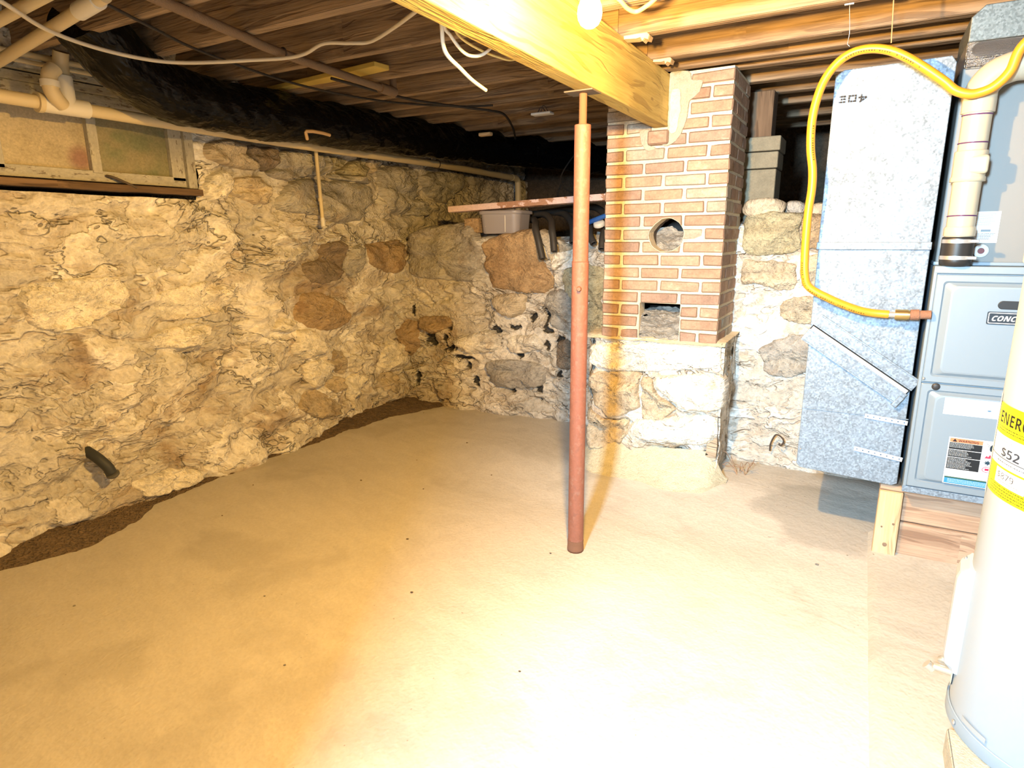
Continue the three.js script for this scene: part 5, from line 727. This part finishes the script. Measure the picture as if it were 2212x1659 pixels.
// yellow gas hose
{
  const t = thing('gas_hose', 'looping yellow coated gas hose in front of the galvanized duct', 'hose', [0.1, 1.08, -2.86]);
  const m = SM({ color: lin(0.66, 0.285, 0.018), roughness: 0.42 });
  const P = [[0.60, 2.117, -2.80], [0.48, 2.07, -2.80], [0.379, 1.995, -2.815], [0.352, 1.915, -2.82], [0.315, 1.872, -2.825], [0.275, 1.857, -2.83], [0.243, 1.857, -2.83], [0.205, 1.873, -2.83], [0.17, 1.905, -2.83], [0.11, 1.953, -2.83], [0.048, 1.998, -2.83], [-0.012, 2.03, -2.83], [-0.073, 2.044, -2.83], [-0.13, 2.038, -2.83], [-0.176, 2.010, -2.83], [-0.215, 1.955, -2.83], [-0.237, 1.88, -2.83], [-0.245, 1.80, -2.83], [-0.240, 1.71, -2.83], [-0.226, 1.63, -2.83], [-0.222, 1.56, -2.83], [-0.226, 1.48, -2.83], [-0.226, 1.40, -2.83], [-0.223, 1.30, -2.83], [-0.216, 1.225, -2.83], [-0.195, 1.173, -2.833], [-0.12, 1.131, -2.84], [-0.06, 1.105, -2.85], [-0.005, 1.086, -2.86], [0.045, 1.077, -2.868], [0.096, 1.0745, -2.87]];
  part('hose', tube(P, 0.0158, { seg: 320, rad: 16 }), m, t);
  const main = thing('gas_pipe', 'black iron gas pipe under the joists right of the yellow hose', 'pipe', [1.4, 2.12, -2.80]); part('pipe', cyl([0.60, 2.118, -2.80], [2.32, 2.125, -2.80], 0.0135, 0.0135, 16), darkMetal, main); part('union', cyl([0.585, 2.117, -2.80], [0.65, 2.118, -2.80], 0.021, 0.021, 8), darkMetal, main);
  const cap = SM({ color: lin(0.7, 0.7, 0.68), roughness: 0.3, metalness: 0.8 }), brass = PM({ color: lin(0.58, 0.42, 0.17), roughness: 0.3, metalness: 0.9 });
  part('ferrule', cyl([0.092, 1.0745, -2.87], [0.12, 1.075, -2.87], 0.012, 0.012, 18), cap, t);
  part('brass_nut', [cyl([0.117, 1.075, -2.87], [0.160, 1.076, -2.87], 0.0225, 0.0225, 6), cyl([0.155, 1.076, -2.87], [0.166, 1.076, -2.87], 0.018, 0.018, 18)], brass, t, 'brass hex nut');
  part('iron_nipple', [cyl([0.163, 1.076, -2.87], [0.235, 1.08, -2.872], 0.0165, 0.0165, 18), cyl([0.168, 1.0765, -2.87], [0.196, 1.078, -2.871], 0.0205, 0.0205, 18)], rustMat, t, 'rusty iron nipple');
  const inkParts = [];
  const ink = SM({ color: lin(0.09, 0.045, 0.01), roughness: 0.6 }); const cv = new THREE.CatmullRomCurve3(P.map(p => new THREE.Vector3(...p)));
  for (const [a, b] of [[0.80, 0.965], [0.31, 0.44], [0.56, 0.62]]) for (let s = a; s < b; s += 0.0042) if (rnd() > 0.25) { const p = cv.getPointAt(s), d = cv.getTangentAt(s), n = new THREE.Vector3(d.y, -d.x, 0).normalize(); const dir = new THREE.Vector3(0, 0, 1).addScaledVector(n, a > 0.7 ? 0.55 : -0.6).normalize(); const g = new THREE.BoxGeometry(rr(0.003, 0.0055), rr(0.003, 0.005), 0.0008); g.applyMatrix4(new THREE.Matrix4().makeBasis(d.clone(), new THREE.Vector3().crossVectors(dir, d).normalize(), dir)); g.translate(p.x + dir.x * 0.0158, p.y + dir.y * 0.0158, p.z + dir.z * 0.0158); inkParts.push(g.toNonIndexed()); }
  const ip = part('print', inkParts, ink, t, 'dark printed lettering along the hose'); ip.userData.kind = 'stuff';
}
// timber stand below the furnace
{
  const t = thing('furnace_stand', 'timber stand with pale post carrying the furnace', 'stand', [0.35, 0, -3.0]);
  part('post', bx(0.150, 0.238, 0.012, 0.318, -2.975, -2.935, { r: 0.004, axis: 1 }), pineMat, t, 'pale pine corner post');
  for (const [x, y, r] of [[0.195, 0.075, 0.009], [0.216, 0.175, 0.005], [0.175, 0.155, 0.004]]) part('knot', lathe([[0.0005, 0.001], [r, 0.0008], [r, -0.002], [0.0005, -0.002]], [x, y, -2.9345], [0, 0, 1], 18), plankMat, t);
  part('plank', bx(0.240, 0.78, 0.186, 0.340, -3.02, -2.962, { r: 0.005, axis: 0 }), plankMat, t, 'upper brown plank'); part('plank', bx(0.240, 0.78, 0.022, 0.183, -3.02, -2.960, { r: 0.005, axis: 0, o: 0.4 }), plankMat, t, 'lower brown plank');
  part('frame', bx(0.150, 0.78, 0.320, 0.344, -3.54, -2.945, { r: 0.004 }), plankMat, t); part('frame', bx(0.240, 0.78, 0.02, 0.34, -3.54, -3.44, { axis: 0 }), plankMat, t);
}
// water heater
{
  const X = 0.580, Z = -1.875, R = 0.253, t = thing('water_heater', 'tall pale grey electric water heater cut by the right picture edge', 'water heater', [X, 0.1, Z]);
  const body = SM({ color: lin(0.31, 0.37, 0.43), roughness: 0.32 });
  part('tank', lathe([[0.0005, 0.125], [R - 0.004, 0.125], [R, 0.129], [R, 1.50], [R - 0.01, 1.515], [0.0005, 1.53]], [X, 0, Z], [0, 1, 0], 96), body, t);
  part('base_ring', lathe([[0.0005, 0.098], [R + 0.002, 0.098], [R + 0.006, 0.10], [R + 0.006, 0.134], [R + 0.001, 0.136]], [X, 0, Z], [0, 1, 0], 96), SM({ color: lin(0.26, 0.33, 0.40), roughness: 0.45 }), t, 'blue-grey base ring');
  const surf = (phi, y, d = 0) => [X + Math.cos(phi) * (R + d), y, Z + Math.sin(phi) * (R + d)];
  const patch = (p0, p1, y0, y1, d, n = 24) => grid(p0, p1, n, y0, y1, 4, (p, y) => surf(p, y, d), { uv: (p, y) => [(p - p0) / (p1 - p0), (y - y0) / (y1 - y0)] });
  part('energy_label', patch(180.5 * RAD, 126 * RAD, 0.762, 0.985, 0.0012, 40), canvasMat(660, 880, (g, w, h) => {
    g.fillStyle = '#f5ee12'; g.beginPath(); g.roundRect(0, 0, w, h, 30); g.fill(); g.fillStyle = '#15130c'; g.font = 'bold 108px sans-serif'; g.textBaseline = 'top'; g.save(); g.translate(40, 40); g.scale(1, 1.45); g.fillText('ENERGY', 0, 0, 560); g.restore(); textRows(g, 40, 215, 420, 2, 26, '#4a4710', 10, 51);
    g.fillStyle = '#fbfbf8'; g.fillRect(0, 290, w, 290); g.fillStyle = '#2a3340'; g.font = '38px sans-serif'; g.fillText('Estimated Yearly', 130, 320, 330); g.font = 'bold 120px sans-serif'; g.fillText('$52', 150, 372); g.fillStyle = '#39414c'; g.fillRect(0, 496, w, 9); textRows(g, 120, 530, 420, 1, 22, '#5a626c', 12, 55);
    g.fillStyle = '#f5ee12'; g.fillRect(0, 580, w, 260); g.fillStyle = '#fdfdfa'; g.fillRect(130, 600, 290, 150); g.fillStyle = '#20242a'; g.font = '82px sans-serif'; g.fillText('$879', 150, 615); textRows(g, 150, 712, 240, 1, 20, '#777', 8, 57); textRows(g, 60, 766, 460, 4, 27, '#4a4710', 10, 59); }), t, 'yellow and white energy label');
  part('label_strip', patch(187 * RAD, 182.5 * RAD, 0.74, 1.0, 0.001, 6), canvasMat(80, 512, (g, w, h) => { g.fillStyle = '#e6e8ea'; g.fillRect(0, 0, w, h); g.save(); g.translate(50, 400); g.rotate(-Math.PI / 2); textRows(g, 0, 0, 180, 1, 10, '#555', 8, 61); g.restore(); }), t, 'narrow white side label');
  // element cover: shallow box with sloped ends
  const ph = 187 * RAD, c = [Math.cos(ph), Math.sin(ph)], tg = [-c[1], c[0]]; const cov = (s, y, d) => [X + c[0] * (R + d) + tg[0] * s, y, Z + c[1] * (R + d) + tg[1] * s];
  { const w = 0.058, rows = [[0.225, -0.03], [0.228, 0.008], [0.245, 0.026], [0.268, 0.03], [0.498, 0.03], [0.518, 0.024], [0.535, 0.006], [0.538, -0.03]], cols = [[-w, -0.03], [-w + 0.001, 0.3], [-w + 0.012, 0.9], [-w + 0.026, 1], [w - 0.026, 1], [w - 0.012, 0.9], [w - 0.001, 0.3], [w, -0.03]];
    const pos = [], uv = [], idx = []; for (const [y, d] of rows) for (const [s, k] of cols) { pos.push(...cov(s, y, k < 0 ? -0.04 : Math.min(d, d * k))); uv.push(s, y); } for (let j = 0; j < 7; j++) for (let i = 0; i < 7; i++) { const a = j * 8 + i; idx.push(a, a + 1, a + 8, a + 1, a + 9, a + 8); }
    let g = new THREE.BufferGeometry(); g.setAttribute('position', new THREE.Float32BufferAttribute(pos, 3)); g.setAttribute('uv', new THREE.Float32BufferAttribute(uv, 2)); g.setIndex(idx); g = g.toNonIndexed(); g.computeVertexNormals(); part('element_cover', g, SM({ color: lin(0.40, 0.45, 0.50), roughness: 0.3 }), t, 'raised heating element cover'); }
  part('cover_screw', lathe([[0.0005, 0.005], [0.005, 0.004], [0.006, 0], [0.0005, 0]], cov(0.03, 0.528, 0.012), [c[0], 0, c[1]], 12), zincMat, t);
  const v = part('drain_valve', [cyl(cov(0, 0.195, -0.03), cov(0, 0.197, 0.045), 0.0105, 0.0105, 18), cyl(cov(0.0, 0.185, 0.045), cov(0.0, 0.197, 0.062), 0.0125, 0.014, 18), lathe([[0.0005, 0], [0.012, 0], [0.016, 0.004], [0.016, 0.012], [0.006, 0.014], [0.0005, 0.02]], cov(0.012, 0.208, 0.022), [tg[0], 0.5, tg[1]], 20)], PM({ color: lin(0.66, 0.62, 0.54), roughness: 0.32, metalness: 0.7 }), t, 'metal drain valve');
  part('valve_flange', lathe([[0.0005, 0.004], [0.03, 0.003], [0.033, 0], [0.0005, 0]], cov(0, 0.196, 0.0), [c[0], 0, c[1]], 24), pvcWhite, t);
  const copper = PM({ color: lin(0.60, 0.29, 0.16), roughness: 0.35, metalness: 0.9 }); for (const dx of [-0.1, 0.1]) part('water_line', cyl([X + dx, 1.50, Z], [X + dx, 2.36, Z], 0.011, 0.011, 16), copper, t, 'copper water line');
  part('base_bracket', patch(158 * RAD, 140 * RAD, 0.145, 0.16, 0.004, 10), SM({ color: lin(0.33, 0.36, 0.38), roughness: 0.5 }), t); part('base_screw', lathe([[0.0005, 0.005], [0.006, 0.004], [0.007, 0], [0.0005, 0]], surf(163 * RAD, 0.118, 0.006), [Math.cos(163 * RAD), 0, Math.sin(163 * RAD)], 12), zincMat, t);
  const b = thing('concrete_block', 'white-grey concrete block under the water heater', 'block', [0.5, 0, -1.75]); part('block', bx(0.318, 0.72, 0.014, 0.097, -1.80, -1.45, { r: 0.008 }), SM({ color: lin(0.62, 0.70, 0.80), map: rep(mortMap, 0.4, 0.4), bumpMap: rep(mortBump, 0.4, 0.4), bumpScale: 0.005, roughness: 0.95 }), b);
  const b2 = thing('concrete_block', 'concrete block hidden under the rear of the water heater', 'block', [0.6, 0, -2.0]); part('block', bx(0.42, 0.78, 0.014, 0.097, -2.08, -1.84, { r: 0.008 }), cementMat, b2);
}
// ---------------------------------------------------------------- crumbs on the floor
{
  const spots = [[-2.75, -1.85, 'brown'], [-2.45, -2.55, 'brown'], [-2.35, -2.95, 'brown'], [-1.75, -2.10, 'brown'], [-2.05, -2.62, 'dark'], [-1.80, -2.95, 'brown'], [-2.95, -2.2, 'brown'], [-1.95, -1.45, 'cream'], [-2.55, -1.05, 'cream'], [-1.45, -1.75, 'brown'], [-1.1, -2.30, 'dark'], [-0.85, -1.55, 'brown'], [-2.9, -3.75, 'cream'], [-2.2, -3.3, 'brown'], [-1.55, -1.2, 'cream'], [0.45, -2.3, 'cream'], [-0.05, -2.75, 'cream'], [0.06, -2.88, 'cream']];
  spots.forEach(([x, z, c], i) => { const r = rr(0.003, 0.006), g = new THREE.DodecahedronGeometry(r, 1), p = g.attributes.position; for (let k = 0; k < p.count; k++) { const n = 0.75 + 0.5 * vn(p.getX(k) * 300 + i * 9, p.getY(k) * 300 + p.getZ(k) * 200, 999); p.setXYZ(k, p.getX(k) * n * 1.3, p.getY(k) * n * 0.6, p.getZ(k) * n); } g.computeVertexNormals(); g.translate(x, floorY(x, z) + r * 0.45 + (x > 0.16 ? 0.014 : 0), z); single('crumb', g, stoneMat[c], 'tiny crumb of mortar or dirt lying on the floor', 'crumb', 'crumbs on the floor'); });
}

renderer.render(scene, camera);
